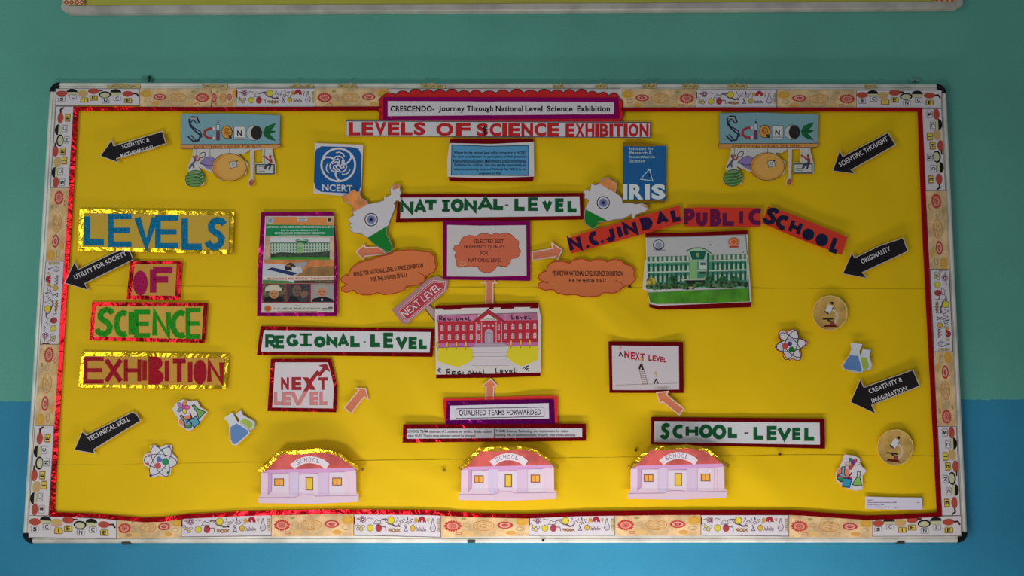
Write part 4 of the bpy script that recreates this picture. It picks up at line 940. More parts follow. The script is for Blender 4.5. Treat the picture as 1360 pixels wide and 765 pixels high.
cl = [T(x, y) for x, y in ((960, 570), (985, 515), (1040, 495), (1090, 505), (1120, 485), (1170, 482), (1205, 495), (1235, 478), (1275, 490), (1300, 478), (1345, 482))] + [T2(x, y) for x, y in ((30, 482), (70, 478), (110, 492), (135, 520), (165, 545), (160, 585), (178, 615), (172, 645), (145, 668), (105, 672), (100, 705), (75, 728), (40, 735), (0, 722))] + [T(x, y) for x, y in ((1320, 732), (1280, 728), (1250, 720), (1230, 755), (1190, 778), (1150, 775), (1115, 760), (1100, 728), (1050, 735), (1010, 730), (960, 738), (938, 718), (942, 695), (928, 650), (940, 625), (918, 600), (930, 575))]
p.poly(cl, (222, 112, 80), 1); p.line(cl, .7, (188, 70, 46), 2, closed=True)
p.line([T(970, 700), T(1010, 695), T(1015, 715), T(985, 725), T(965, 715)], .6, (236, 180, 150), 2)
for i, (s_, x0, x1) in enumerate((('SELECTED BEST', 629, 669), ('18 EXHIBITS QUALIFY', 616.5, 671), ('FOR', 637.7, 648.5), ('NATIONAL LEVEL', 622, 666))):
    p.text(s_, x0, (318, 325.7, 333.8, 342.5)[i], x1, (323, 330.7, 338.8, 348)[i], (70, 26, 22), 0.008, 3)
it.finish()
for side, T_, out, rot in (('left', crop(440, 340, 5.667), [(130, 145), (145, 95), (200, 55), (255, 38), (300, 28), (360, 5), (430, -10), (480, -35), (560, -85 + 40), (620, -80 + 35), (690, -62 + 30), (740, -30), (775, 5), (780, 50), (790, 85), (770, 120), (705, 155), (700, 190), (650, 220), (565, 228), (550, 258), (500, 275), (440, 288), (395, 292), (350, 275), (300, 292), (240, 294), (190, 280), (170, 258), (110, 275), (75, 262), (80, 235), (120, 215), (80, 198), (72, 170), (95, 150)], -8.5),
                      ('right', crop(660, 340, 5.667), [(375, 115), (382, 75), (420, 45), (490, 40), (550, 55), (575, 30), (640, 20), (700, 42), (740, 25), (800, 28), (830, 45), (880, 25), (930, 32), (965, 62), (1010, 75), (1035, 110), (1030, 140), (1045, 175), (1010, 215), (950, 232), (925, 262), (880, 280), (800, 275), (770, 300), (700, 308), (640, 305), (585, 290), (520, 295), (450, 278), (420, 252), (360, 258), (312, 240), (308, 212), (330, 198), (385, 202), (320, 180), (312, 150), (335, 122)], 0)):
    xs = [T_(*q)[0] for q in out]; ys = [T_(*q)[1] for q in out]
    it = Item('cloud_cutout', 'orange cloud with venue print, %s' % ('tilted, between poster and selected best sheet' if side == 'left' else 'level, left of the green building photo'), 'cloud cutout', (min(xs), min(ys), max(xs), max(ys)), lift=0.0022, level=1, cu=0.0016, cv=0.003, T=T_, group='venue clouds')
    sheet(it, out, (226, 122, 70), T=T_); p = it.part('print', z=0.0009)
    p.line(out, 1.1, (190, 62, 24), 1, closed=True)
    if side == 'left':
        p.line([(650, 122), (690, 140), (705, 158)], .9, (190, 62, 24), 1); p.text('VENUE FOR NATIONAL LEVEL SCIENCE EXHIBITION', 162, 86, 692, 120, (50, 22, 26), 0.02, 3, rot=-7.5); p.text('FOR THE SESSION 2016-17', 298, 142, 572, 176, (50, 22, 26), 0.02, 3, rot=-7.5)
        p.line([(135, 235), (180, 215), (225, 222), (210, 245), (160, 250)], .5, (214, 150, 90), 2)
    else:
        p.line([(890, 182), (940, 205), (948, 232)], .9, (190, 62, 24), 1); p.text('VENUE FOR NATIONAL LEVEL SCIENCE EXHIBITION', 416, 112, 944, 148, (50, 22, 26), 0.02, 3, dy=4); p.text('FOR THE SESSION 2016-17', 543, 170, 820, 200, (50, 22, 26), 0.02, 3)
        p.line([(390, 218), (430, 205), (462, 214), (445, 238), (400, 232)], .6, (224, 160, 80), 2)
    it.finish()

# ---- orange arrows
def orangearrow(label, out, lift=0.003, level=0, box=None):
    xs = [q[0] for q in out]; ys = [q[1] for q in out]
    it = Item('arrow_cutout', label, 'arrow', (min(xs), min(ys), max(xs), max(ys)), lift=lift, level=level, cv=0.003, cu=0.001, group='orange flow arrows')
    sheet(it, out, (240, 206, 190)); N_ = len(out); inn = []
    area2 = sum(out[k][0] * out[(k + 1) % N_][1] - out[(k + 1) % N_][0] * out[k][1] for k in range(N_)); sg = 1 if area2 > 0 else -1
    for k in range(N_):
        p0, p1, p2 = out[k - 1], out[k], out[(k + 1) % N_]
        def nn(a, b): d = math.dist(a, b); return (-(b[1] - a[1]) / d * sg, (b[0] - a[0]) / d * sg)
        n1, n2 = nn(p0, p1), nn(p1, p2); mx, my = n1[0] + n2[0], n1[1] + n2[1]; den = max(1 + n1[0] * n2[0] + n1[1] * n2[1], .4)
        inn.append((p1[0] + mx / den * 1.5, p1[1] + my / den * 1.5))
    it.part('print', z=0.0009).poly(inn, (224, 128, 92), 1); it.finish()
orangearrow('orange arrow pointing left under the left India map', [(472, 334), (484.5, 324), (485.5, 328), (503, 328), (515, 337.5), (485, 341), (482, 345.5)], level=0, lift=0.002)
orangearrow('orange arrow pointing right from the selected best sheet', [(706, 334), (733, 329.5), (732, 321.5), (747.5, 331.5), (741, 346), (737, 341.5), (707, 346.5)], level=0, lift=0.002)
orangearrow('orange arrow pointing up from the regional school picture to the selected best sheet', [(651, 366), (661.5, 376.5), (655.5, 376.5), (655.5, 408), (644.5, 408), (645, 376.5), (638.5, 376.5)], level=0, lift=0.0003)
orangearrow('orange arrow pointing up from QUALIFIED TEAMS card to the regional school picture', [(652, 502.5), (661.5, 512.5), (656.5, 514), (656, 530), (644.5, 530), (645, 513.5), (639, 513)], level=0, lift=0.0003)
orangearrow('orange arrow pointing up and right beside the NEXT LEVEL card at lower left', [(470.5, 515), (486, 515.5), (490, 532), (484, 527.5), (466, 550), (456.5, 541.5), (475.5, 518.5)], lift=0.004)
orangearrow('orange arrow pointing up and left below the ladder picture', [(871, 520.5), (889, 519), (886, 524), (909, 543), (902, 552), (880, 534), (876, 536.5)], lift=0.004, level=1)

# ---- sign cutout
T = crop(440, 340, 5.667)
it = Item('signpost_cutout', 'red signpost cutout reading NEXT LEVEL, tilted, left of the regional school picture', 'sign cutout', (518, 366, 597, 432), lift=0.0012, level=0, T=T, cv=0.0015)
c = it.part('post', t=0.0004); c.poly([(700, 395), (735, 370), (820, 440), (820, 515), (775, 495)], (196, 160, 150)); 
p0 = it.part('post_print', z=0.00006); p0.line([(706, 398), (778, 492)], 1.4, (110, 60, 60), 1)
sheet(it, [(455, 405), (740, 165), (800, 152), (880, 185), (868, 260), (570, 512), (530, 505)], (190, 136, 140), T=T, z=0.0006)
p = it.part('print', z=0.0008); p.poly([(498, 410), (765, 180), (865, 188), (855, 262), (568, 500)], (222, 190, 190), 1)
p.poly([(503, 412), (765, 188), (857, 194), (848, 258), (568, 492)], (196, 60, 74), 2)
p.line([(512, 415), (768, 198), (846, 202), (838, 252), (570, 482)], .7, (226, 186, 186), 3, closed=True)
p.text('NEXT LEVEL', 497, 308, 852, 362, (236, 220, 220), 0.005, 4, rot=-39)
it.finish()

# ---- regional school picture
T = crop(570, 395, 6.957)
it = Item('school_picture', 'red brick school drawing hand lettered REGIONAL LEVEL, red foil top and bottom', 'picture', (577, 402, 720, 502), lift=0.0020, level=1, T=T, cu=0.001, cv=0.0016)
foil(it, [(56, 75), (500, 62), (1005, 48), (1008, 100), (56, 118)], z=-0.0002, T=T, crumple=0.002); foil(it, [(62, 700), (1028, 690), (1028, 728), (620, 742), (64, 748)], z=-0.0002, T=T, crumple=0.0015)
sheet(it, [(54, 105), (500, 95), (1012, 88), (1035, 200), (1030, 694), (500, 706), (62, 714)], (224, 214, 210), T=T)
p = it.part('print', z=0.0009, cell=10)
PK = (214, 130, 166); BR = (196, 44, 62)
p.poly([(80, 165), (450, 150), (450, 215), (70, 225), (66, 200)], PK, 1, 'mottled'); p.poly([(600, 150), (998, 142), (1002, 210), (640, 222)], PK, 1, 'mottled'); p.line([(80, 163), (998, 141)], .5, (90, 40, 60), 2)
p.poly([(80, 220), (1004, 210), (1006, 412), (85, 425)], BR, 2)
p.poly([(85, 425), (1006, 412), (1008, 448), (85, 464)], (206, 110, 170), 2); p.line([(85, 464), (420, 452)], .5, (90, 40, 70), 3)
p.poly([(408, 222), (545, 112), (692, 218)], (190, 46, 60), 3); p.poly([(468, 214), (545, 156), (634, 212)], (232, 222, 214), 4); p.line([(408, 222), (545, 112), (692, 218)], .8, (130, 24, 44), 5); p.text('SCHOOL', 488, 190, 612, 208, (60, 90, 60), 0.01, 5)
for x in (434, 484, 619, 668): p.line([(x, 225), (x, 418)], 1.1, (222, 170, 176), 4)
p.poly([(514, 418), (514, 320), (530, 298), (552, 290), (578, 300), (592, 322), (592, 418)], (190, 172, 186), 4); p.line([(553, 330), (553, 416)], .5, (120, 100, 120), 5); p.line([(516, 328), (590, 328)], .5, (120, 100, 120), 5); p.line([(534, 330), (534, 416)], .4, (140, 120, 140), 5); p.line([(572, 330), (572, 416)], .4, (140, 120, 140), 5)
for x in (512, 550, 588): p.rect(x - 9, 250, x + 9, 270, (226, 190, 190), 4)
for x in (457, 642):
    for y0, y1 in ((246, 300), (342, 394)):
        p.rect(x - 10, y0, x + 10, y1, (214, 196, 198), 4); p.line([(x, y0), (x, y1)], .4, BR, 5)
        for k in range(1, 4): p.line([(x - 10, y0 + (y1 - y0) * k / 4), (x + 10, y0 + (y1 - y0) * k / 4)], .4, BR, 5)
for i, x in enumerate((119, 187, 255, 321, 389, 707, 774, 841, 908, 976)):
    for y0 in (252, 338):
        y = y0 - (x - 119) * 0.018
        p.poly([(x - 14, y + 54), (x - 14, y + 14), (x - 7, y + 2), (x + 7, y + 2), (x + 14, y + 14), (x + 14, y + 54)], (220, 204, 200), 4); p.line([(x, y + 3), (x, y + 54)], .4, (170, 50, 70), 5)
        for k in (18, 30, 42): p.line([(x - 14, y + k), (x + 14, y + k)], .4, (170, 50, 70), 5)
p.poly([(430, 420), (680, 416), (740, 456), (400, 462)], (198, 176, 190), 3)
for k, y in enumerate((430, 442, 454)): p.line([(420 - k * 8, y), (700 + k * 10, y - 3)], .4, (140, 110, 130), 4)
p.poly([(395, 462), (735, 456), (715, 520), (700, 560), (780, 632), (320, 635), (415, 560), (405, 510)], (222, 208, 212), 3)
for y in (508, 545, 630): p.line([(395, y + 2), (735, y)], .4, (160, 150, 160), 4)
p.poly([(78, 466), (385, 462), (408, 520), (412, 560), (350, 610), (270, 645), (180, 625), (80, 590)], (232, 212, 40), 3); p.poly([(738, 456), (1006, 450), (1005, 575), (940, 605), (850, 638), (770, 600), (712, 545), (722, 500)], (232, 212, 40), 3)
for x, y in ((78, 445), (165, 443), (251, 442), (338, 440), (757, 428), (845, 426), (930, 424)):
    p.poly([(x - 12, y), (x - 8, y - 28), (x, y - 34), (x + 8, y - 28), (x + 12, y), (x, y + 26)], (236, 190, 60), 5); p.line([(x - 12, y), (x - 8, y - 28), (x, y - 34), (x + 8, y - 28), (x + 12, y), (x, y + 26)], .4, (130, 90, 40), 6, closed=True); p.line([(x, y + 22), (x, y + 44)], .5, (60, 60, 40), 6)
INKK = (36, 14, 30)
def hand(s_, x0, x1, y0, y1, big, w=1.0):
    n = len(s_); st = (x1 - x0) / n
    for k, ch in enumerate(s_):
        if ch == ' ': continue
        h = (y1 - y0) * (1 if k in big else .62); p.letter(ch, x0 + st * k, y1 - h, x0 + st * (k + .8) if ch != 'I' else x0 + st * (k + .4), y1, w, INKK, 7)
hand('REGIONAL', 92, 400, 172, 214, (0, 7)); hand('LEVEL', 760, 955, 158, 204, (0, 4)); hand('REGIONAL', 160, 545, 662, 716, (0, 7), 1.2); hand('LEVEL', 612, 825, 650, 702, (0, 4), 1.2)
p.line([(105, 652), (75, 672), (112, 668), (78, 676), (108, 696)], 1.1, INKK, 7); p.line([(862, 660), (920, 632), (885, 660), (915, 658), (895, 668), (925, 680)], 1.1, INKK, 7)
it.finish()

# ---- NEXT LEVEL card with rising arrow
T = crop(220, 455, 5.667)
it = Item('next_level_card', 'red foil edged card with NEXT LEVEL whose X rises as an arrow, left of centre', 'picture', (355, 475, 448, 548), lift=0.0018, cu=0.001, cv=0.002, T=T)
O = [(792, 122), (1245, 120), (1292, 330), (1285, 525), (766, 515)]; I_ = [(828, 152), (1222, 152), (1262, 330), (1256, 492), (806, 486)]
for i in range(5):
    j = (i + 1) % 5; it.part('foil_border', z=0.0001 * (i % 2), t=0.0003, crumple=0.0016, cell=4.5).poly([O[i], O[j], I_[j], I_[i]], CRIM, 0, 'foil')
sheet(it, [(824, 149), (1222, 149), (1243, 230), (1266, 330), (1258, 495), (802, 488)], (226, 214, 216), T=T, z=0.0018)
p = it.part('print', z=0.0019); DR = (168, 40, 48); LR = (226, 136, 136)
p.text('N', 868, 262, 928, 356, DR, 0.055, 2); p.text('E', 948, 260, 1022, 357, DR, 0.055, 2); p.text('T', 1148, 262, 1220, 356, DR, 0.055, 2)
p.poly([(1030, 262), (1072, 262), (1132, 356), (1090, 356)], DR, 2)
p.poly([(982, 472), (1010, 472), (1105, 300), (1145, 245), (1160, 258), (1205, 205), (1238, 222), (1212, 160), (1150, 172), (1182, 190), (1158, 222), (1140, 208), (1085, 275), (1045, 350)], DR, 3)
p.poly([(985, 472), (1012, 472), (1070, 366), (1036, 366)], LR, 4); p.poly([(938, 372), (970, 372), (1002, 452), (985, 472)], LR, 4)
for ch, x0, x1, y0, y1 in (('L', 816, 872, 370, 470), ('E', 878, 942, 372, 472), ('E', 1085, 1148, 370, 470), ('L', 1158, 1216, 368, 470)): p.text(ch, x0, y0, x1, y1, (190, 110, 116), 0.06, 2); p.text(ch, x0 + 3, y0 + 3, x1 - 3, y1 - 3, LR, 0.05, 3)
it.finish()

# ---- ladder picture
T = crop(800, 445, 9.0)
it = Item('ladder_picture', 'red foil edged NEXT LEVEL picture with tiny figures and a ladder', 'picture', (808, 453, 908, 523), lift=0.0015, cu=0.002, cv=0.001, T=T)
foilframe(it, [(72, 75), (965, 80), (972, 692), (85, 690)], [(118, 128), (912, 134), (916, 648), (126, 652)], CRIM, T=T)
sheet(it, [(114, 124), (500, 130), (914, 130), (918, 650), (500, 656), (122, 655)], (220, 206, 210), T=T, z=0.0014)
p = it.part('print', z=0.0015); RR = (190, 38, 56)
for i, (ch, x0, x1) in enumerate((('N', 262, 325), ('E', 340, 390), ('X', 394, 446), ('T', 450, 512), ('L', 550, 592), ('E', 600, 642), ('V', 642, 690), ('E', 690, 726), ('L', 732, 765))): 
    y = 190 + (x0 - 262) * 0.165; h = 88 if i < 4 else 72 - (i - 4) * 3; p.text(ch, x0, y, x1, y + h, RR, 0.05, 2)
def fig(x, y, s_): p.ell(x, y, 7 * s_, 8 * s_, (214, 176, 120), 5, n=10); p.line([(x, y + 8 * s_), (x + 2, y + 26 * s_)], 1.2, (214, 200, 196), 4); p.line([(x + 2, y + 26 * s_), (x - 8 * s_, y + 48 * s_)], 1.3, (36, 26, 34), 4); p.line([(x + 2, y + 26 * s_), (x + 12 * s_, y + 48 * s_)], 1.3, (36, 26, 34), 4)
fig(215, 150, 2.2); fig(460, 292, 2.5); fig(640, 460, 2.5)
p.ell(460, 290, 22, 25, (222, 184, 130), 6); p.line([(425, 345), (482, 595)], .6, (150, 120, 90), 3); p.line([(490, 390), (545, 598)], .6, (150, 120, 90), 3)
for k in range(9): p.line([(436 + k * 5.8, 390 + k * 24), (490 + k * 6, 392 + k * 24)], .5, (150, 120, 90), 3)
p.line([(460, 350), (445, 400)], 2.2, (46, 26, 36), 4); p.line([(470, 350), (485, 420)], 2.2, (46, 26, 36), 4)
p.line([(160, 600), (900, 575)], .4, (170, 140, 130), 2)
it.finish()

# ---- school name strips
def namestrip(label, out, letters, color, rot, w=4.4):
    xs = [q[0] for q in out]; ys = [q[1] for q in out]
    it = Item('name_strip', label, 'name strip', (min(xs), min(ys), max(xs), max(ys)), lift=0.0034, level=2, cu=0.0022, cv=0.0010, group='school name strips')
    sheet(it, out, (226, 56, 34), name='paper', kind='glossy'); p = it.part('lettering', z=0.0009)
    for l_ in letters:
        ch, cx, cy, lw, lh = l_[:5]
        if ch == '.': p.ell(cx, cy, 2.3, 2.3, color, 2, n=10); continue
        if ch == 'D':
            D_ = [(-.5, -.5), (.05, -.5), (.35, -.35), (.5, 0), (.35, .35), (.05, .5), (-.5, .5)]; c_, s_ = math.cos(math.radians(rot)), math.sin(math.radians(rot))
            p.poly([(cx + a * lw * c_ - b * lh * s_, cy + a * lw * s_ + b * lh * c_) for a, b in D_], color, 2); continue
        if len(l_) > 5: p.ell(cx, cy, lw / 2, lh / 2, color, 2, n=18, rot=rot); continue
        p.letter(ch, cx - lw / 2 - 1, cy - lh / 2 - 1, cx + lw / 2 + 1, cy + lh / 2 + 1, w, color, 2, rot=rot)
    it.finish()
NV = (44, 14, 62); NV2 = (20, 26, 60)
namestrip('orange red strip with dark purple letters, left one of three, slanting upward', [(752.5, 317), (770, 311), (902, 272.5), (907.5, 295.5), (850, 312), (758.5, 337)],
          [('N', 763.5, 323.5, 16, 19), ('.', 780.5, 327.5, 4, 4), ('C', 788.5, 317, 11, 17), ('.', 800, 321, 4, 4), ('J', 810, 311.5, 12, 18), ('I', 823, 308, 6, 18), ('N', 837, 303.5, 17, 18), ('D', 859, 296.5, 16, 17), ('A', 879, 290, 15, 16), ('L', 898, 285, 12, 17)], NV, -15, 6.0)
namestrip('level orange red strip with purple letters PUBLIC, middle one of three', [(908.5, 276), (930, 275), (1010.5, 276), (1010.5, 301), (960, 301.5), (908.5, 300.5)],
          [('P', 915.5, 289, 13, 22), ('U', 932, 290, 13, 19), ('B', 950.5, 289, 13, 21), ('L', 968.5, 290, 16, 18), ('I', 984, 288.5, 6, 20), ('C', 1003, 288, 16, 20)], (112, 16, 70), 0, 6.0)
namestrip('orange red strip with navy letters SCHOOL, right one of three', [(1020, 274), (1050, 284), (1125.5, 315), (1118, 338.5), (1060, 317), (1012, 296.5)],
          [('S', 1024, 287, 18, 22), ('C', 1038.5, 295, 14, 18), ('H', 1056.5, 302, 14, 18), ('O', 1073.5, 311.5, 16, 16, 1), ('O', 1091.5, 318.8, 17, 17, 1), ('L', 1110.5, 325.5, 12, 21)], NV2, 20, 6.0)

# ---- college building photograph
T = crop(845, 300, 6.65)
it = Item('building_photograph', 'photograph of a green college building behind a lawn, red foil top and bottom', 'photograph', (855, 306, 998, 411), lift=0.0018, level=1, T=T, cu=0.0012, cv=0.0026)
foil(it, [(80, 58), (400, 62), (985, 38), (985, 90), (82, 110)], z=-0.0002, T=T); foil(it, [(112, 680), (1018, 672), (1018, 718), (600, 732), (200, 742), (115, 718)], z=-0.0002, T=T)
it.part('back_flap', z=0.0003, t=0.0004).poly([(75, 300), (95, 300), (92, 575), (55, 560)], (224, 216, 206), 0)
sheet(it, [(84, 100), (500, 92), (984, 76), (992, 300), (1018, 672), (600, 690), (200, 706), (118, 690), (95, 560)], (226, 218, 214), T=T)
p = it.part('print', z=0.0009, cell=10)
p.line([(90, 104), (972, 84)], .6, (90, 84, 84), 2); p.line([(968, 84), (984, 300), (1000, 668)], .8, (80, 74, 74), 3)
p.poly([(92, 110), (966, 90), (975, 260), (96, 280)], (200, 196, 196), 1)
p.oval(198, 168, 48, 44, 1.0, (70, 72, 96), 2); p.ell(198, 170, 28, 26, (150, 156, 170), 2); p.line([(160, 190), (198, 210), (238, 188)], 1.3, (60, 60, 84), 3); p.text('CENTRE', 148, 210, 256, 221, (70, 70, 100), 0.01, 3)
p.ell(862, 142, 54, 44, (150, 160, 140), 2); p.ell(860, 142, 42, 38, (222, 96, 50), 3); p.oval(860, 142, 26, 24, .8, (240, 180, 130), 4); p.poly([(815, 180), (910, 178), (900, 192), (825, 194)], (200, 70, 44), 4)
p.line([(640, 165), (665, 170)], .9, (60, 40, 40), 3); p.ell(946, 232, 4, 6, (40, 30, 30), 3, n=8)
GB = (120, 176, 140); DG = (26, 92, 74); WB = (204, 214, 196)
p.poly([(96, 272), (968, 250), (985, 545), (104, 560)], GB, 2); 
p.poly([(96, 335), (972, 305), (976, 380), (100, 412)], (80, 146, 118), 3); p.poly([(100, 418), (976, 395), (984, 500), (104, 520)], (76, 140, 116), 3)
for k in range(22):
    x = 104 + k * 40.5; y = 272 - k * 1.05
    if 455 < x < 640: continue
    p.rect(x, y, x + 15, y + 44, (96, 106, 96), 4); p.rect(x + 18, y + 4, x + 34, y + 40, WB, 4)
    p.rect(x, y + 66, x + 17, y + 138, DG, 4); p.rect(x + 20, y + 86, x + 37, y + 134, (188, 206, 178), 4)
    p.rect(x, y + 150, x + 15, y + 230, (36, 84, 70), 4); p.rect(x + 20, y + 172, x + 37, y + 226, (180, 200, 172), 4)
for y in (322, 410): p.line([(92, y), (470, y - 10)], 1.6, WB, 5); p.line([(560, y - 12), (972, y - 24)], 1.6, WB, 5)
p.poly([(470, 300), (540, 298), (540, 470), (470, 470)], (142, 190, 128), 5); p.rect(552, 316, 624, 382, WB, 5); p.rect(566, 322, 612, 346, (70, 110, 120), 6); p.rect(540, 390, 624, 398, WB, 5); p.rect(560, 402, 614, 424, (70, 74, 62), 6)
p.poly([(455, 222), (500, 200), (560, 196), (620, 214), (640, 240), (620, 300), (480, 302)], (178, 204, 170), 6); p.poly([(470, 222), (618, 222), (598, 296), (494, 298)], (20, 98, 84), 7); p.line([(440, 222), (500, 198), (560, 194), (610, 208), (670, 248)], 1.0, (60, 110, 80), 8); p.ell(543, 256, 16, 20, (150, 170, 90), 8)
p.rect(625, 240, 640, 440, (34, 108, 66), 6)
p.poly([(390, 470), (600, 460), (615, 440), (640, 445), (620, 470), (610, 478), (400, 482)], (190, 200, 170), 6); p.rect(440, 480, 610, 530, (40, 44, 40), 6)
r = random.Random(3)
for k in range(34):
    x = 110 + k * 26; y = 545 - k * 1.0 + r.uniform(-12, 8); p.ell(x, y, r.uniform(18, 34), r.uniform(16, 34), r.choice([(40, 74, 38), (58, 98, 50), (30, 58, 34), (72, 104, 64)]), 7 + k % 3, 'photo', n=10)
for x in (320, 640, 765, 870): p.ell(x, 480, 36, 42, (44, 96, 54), 8, 'photo', n=12)
p.ell(130, 490, 42, 38, (168, 154, 54), 10, 'photo', n=12); p.ell(485, 545, 26, 10, (170, 170, 130), 11); p.ell(700, 525, 34, 16, (110, 130, 90), 11); p.ell(915, 545, 20, 8, (180, 176, 160), 11)
p.poly([(104, 590), (500, 570), (988, 550), (1000, 668), (600, 684), (180, 690), (122, 676)], (88, 160, 44), 12, 'mottled')
it.finish()

# ---- qualified teams cards
it = Item('caption_card', 'red card with magenta foil and white label reading QUALIFIED TEAMS FORWARDED', 'caption card', (588, 526, 741, 566), lift=0.0020, level=1, cu=0.0012)
sheet(it, [(588, 529.5), (700, 526), (740.5, 526), (740.5, 564), (591, 564)], (226, 44, 50), z=0, name='card')
foilframe(it, [(593.5, 532.5), (735.5, 530), (737, 563.5), (592, 564.5)], [(598, 539), (729, 535.5), (729, 555.8), (597.5, 557.5)], (140, 10, 120), z=0.0008)
sheet(it, [(597.5, 538.8), (728.8, 535.3), (729.3, 556), (597.3, 557.8)], (222, 214, 224), z=0.0024)
p = it.part('lettering', z=0.0026); p.line([(605.5, 543), (722.5, 540.8), (722.8, 553.2), (605.5, 556)], .8, (60, 50, 70), 2, closed=True)
p.text('QUALIFIED TEAMS FORWARDED', 609.5, 544.2, 718.5, 552.8, (60, 40, 52), 0.004, 3, dy=-1.0)
it.finish()
it = Item('caption_strip', 'long red foil strip of small print under the QUALIFIED TEAMS card', 'caption strip', (535, 562, 779, 589), lift=0.0036, level=1, cu=0.0022)
foilframe(it, [(535.5, 563.5), (778, 562.5), (778.5, 585.5), (534.5, 588)], [(541, 570), (773, 569), (773, 580.5), (540.5, 582.5)], CRIM, crumple=0.0016)
sheet(it, [(540.5, 569.7), (773.2, 568.7), (773.2, 580.8), (540, 582.8)], (214, 208, 214), z=0.0022)
p = it.part('lettering', z=0.0024); p.line([(656.5, 569.5), (656.5, 582)], .8, BLACK, 2)
p.text('SCHOOL TEAM: maximum of 2 students per exhibit. Grade: student', 541, 571.2, 653, 576, (60, 40, 44), 0.008, 3); p.text('class VI-XI. Theme once selected cannot be changed.', 542, 577, 632, 581.6, (60, 40, 44), 0.008, 3)
p.text('THEME: Science, Technology and mathematics for nation', 658.5, 570.8, 755, 575.4, (60, 40, 44), 0.008, 3); p.text('building. No.of exhibits/models/ projects: max of two exhibits.', 658.5, 576, 765, 580.6, (60, 40, 44), 0.008, 3)
it.finish()

# ---- school houses
def schoolhouse(label, dx, dy, sx=1.0):
    T0 = crop(335, 590, 9.0)
    T = lambda x, y: (343 + dx + (T0(x, y)[0] - 343) * sx, T0(x, y)[1] + dy)
    it = Item('schoolhouse_cutout', label, 'school cutout', (342 + dx, 596 + dy, 342 + dx + 139 * sx, 670 + dy), lift=0.004, level=3, T=T, flat=True, curl=lambda u, v: 0.028 * clamp((0.55 - v) / 1.5) ** 1.2 + 0.004 * u * u, group='paper schoolhouses')
    c = it.part('front', t=0.0005); WLL = (226, 194, 214)
    c.poly([(105, 345), (1240, 315), (1245, 590), (1275, 605), (1265, 690), (700, 712), (70, 702), (72, 640), (102, 605)], (232, 202, 218), 0)
    c.poly([(105, 345), (185, 290), (340, 115), (530, 110), (800, 85), (1050, 110), (1230, 272), (1245, 320)], (206, 92, 88), 0)
    p = it.part('print', z=0.0001, cell=10)
    p.poly([(160, 305), (345, 118), (530, 116), (800, 90), (1048, 114), (1215, 278), (700, 302)], (212, 94, 88), 1, 'mottled')
    p.poly([(105, 345), (190, 306), (1215, 280), (1238, 315), (1100, 332), (700, 350), (235, 345)], (216, 160, 206), 2)
    p.poly([(190, 320), (235, 345), (230, 560), (185, 610)], (204, 160, 200), 3); p.line([(235, 345), (230, 560), (185, 608)], .6, (168, 120, 170), 4); p.line([(190, 320), (190, 600)], .4, (190, 150, 190), 4)
    for x0, x1, y0, y1 in ((240, 435, 350, 590), (560, 785, 358, 580), (925, 1105, 335, 600)): p.rect(x0, y0, x1, y1, (226, 208, 222), 3); p.line([(x0, y0), (x1, y0 - 6)], .6, (196, 140, 180), 4)
    for x in (445, 555, 790, 915, 1120, 1155): p.line([(x, 340), (x, 600)], .4, (206, 170, 200), 4)
    p.poly([(445, 335), (552, 335), (552, 620), (445, 620)], (216, 196, 222), 3); p.poly([(792, 340), (912, 335), (912, 615), (792, 618)], (218, 190, 218), 3)
    p.line([(75, 640), (510, 636), (580, 608), (720, 604), (760, 622), (1268, 615)], .6, (196, 150, 186), 4); p.line([(510, 600), (580, 590)], .4, (206, 160, 190), 4)
    for x0, x1, y0, y1 in ((262, 380, 408, 500), (955, 1072, 400, 494)):
        p.rect(x0, y0, x1, y1, (134, 66, 56), 5); p.rect(x0 + 10, y0 + 10, (x0 + x1) / 2 - 4, y1 - 10, (240, 166, 66), 6); p.rect((x0 + x1) / 2 + 4, y0 + 10, x1 - 10, y1 - 10, (240, 176, 76), 6)
    p.rect(638, 394, 728, 552, (134, 76, 66), 5); p.rect(650, 405, 716, 542, (234, 196, 56), 6)
    top = arc(685, 430, 290, 288, 216, 324, 14); bot = arc(685, 470, 235, 240, 318, 222, 14)
    top = [(450, 240), (520, 190), (590, 158), (660, 142), (710, 141), (780, 155), (860, 185), (922, 235)]; bot = [(880, 300), (820, 258), (760, 235), (700, 225), (640, 228), (580, 248), (540, 270), (508, 300)]
    p.poly(top + bot, (232, 216, 222), 7)
    for i, (ch, cx, cy, rr) in enumerate((('S', 545, 215, -24), ('C', 590, 198, -14), ('H', 638, 187, -6), ('O', 688, 185, 0), ('O', 738, 188, 4), ('L', 788, 198, 12))): p.text(ch, cx - 17, cy - 26, cx + 17, cy + 26, (96, 96, 130), 0.0, 8, rot=rr)
    # crumpled gold foil along the roof edge
    p1 = [(62, 312), (175, 232), (305, 95), (320, 80), (650, 62), (790, 52), (960, 82), (1060, 118), (1180, 210), (1310, 290)]
    p2 = [(95, 352), (205, 262), (335, 128), (350, 118), (530, 122), (800, 96), (950, 118), (1040, 148), (1160, 238), (1290, 335)]
    for k in range(len(p1) - 1):
        it.part('roof_foil', z=0.0006 + 0.0002 * (k % 2), t=0.0003, crumple=0.003, cell=7.0).poly([p1[k], p1[k + 1], p2[k + 1], p2[k]], (236, 190, 40), 0, 'foil')
    it.finish()
schoolhouse('pink paper schoolhouse with gold foil roof edge, leftmost of three', 0, 0)
schoolhouse('pink paper schoolhouse with gold foil roof edge, middle of three', 266, -4, 0.975)
schoolhouse('pink paper schoolhouse with gold foil roof edge, under the School Level banner', 491, -5.5, 0.985)

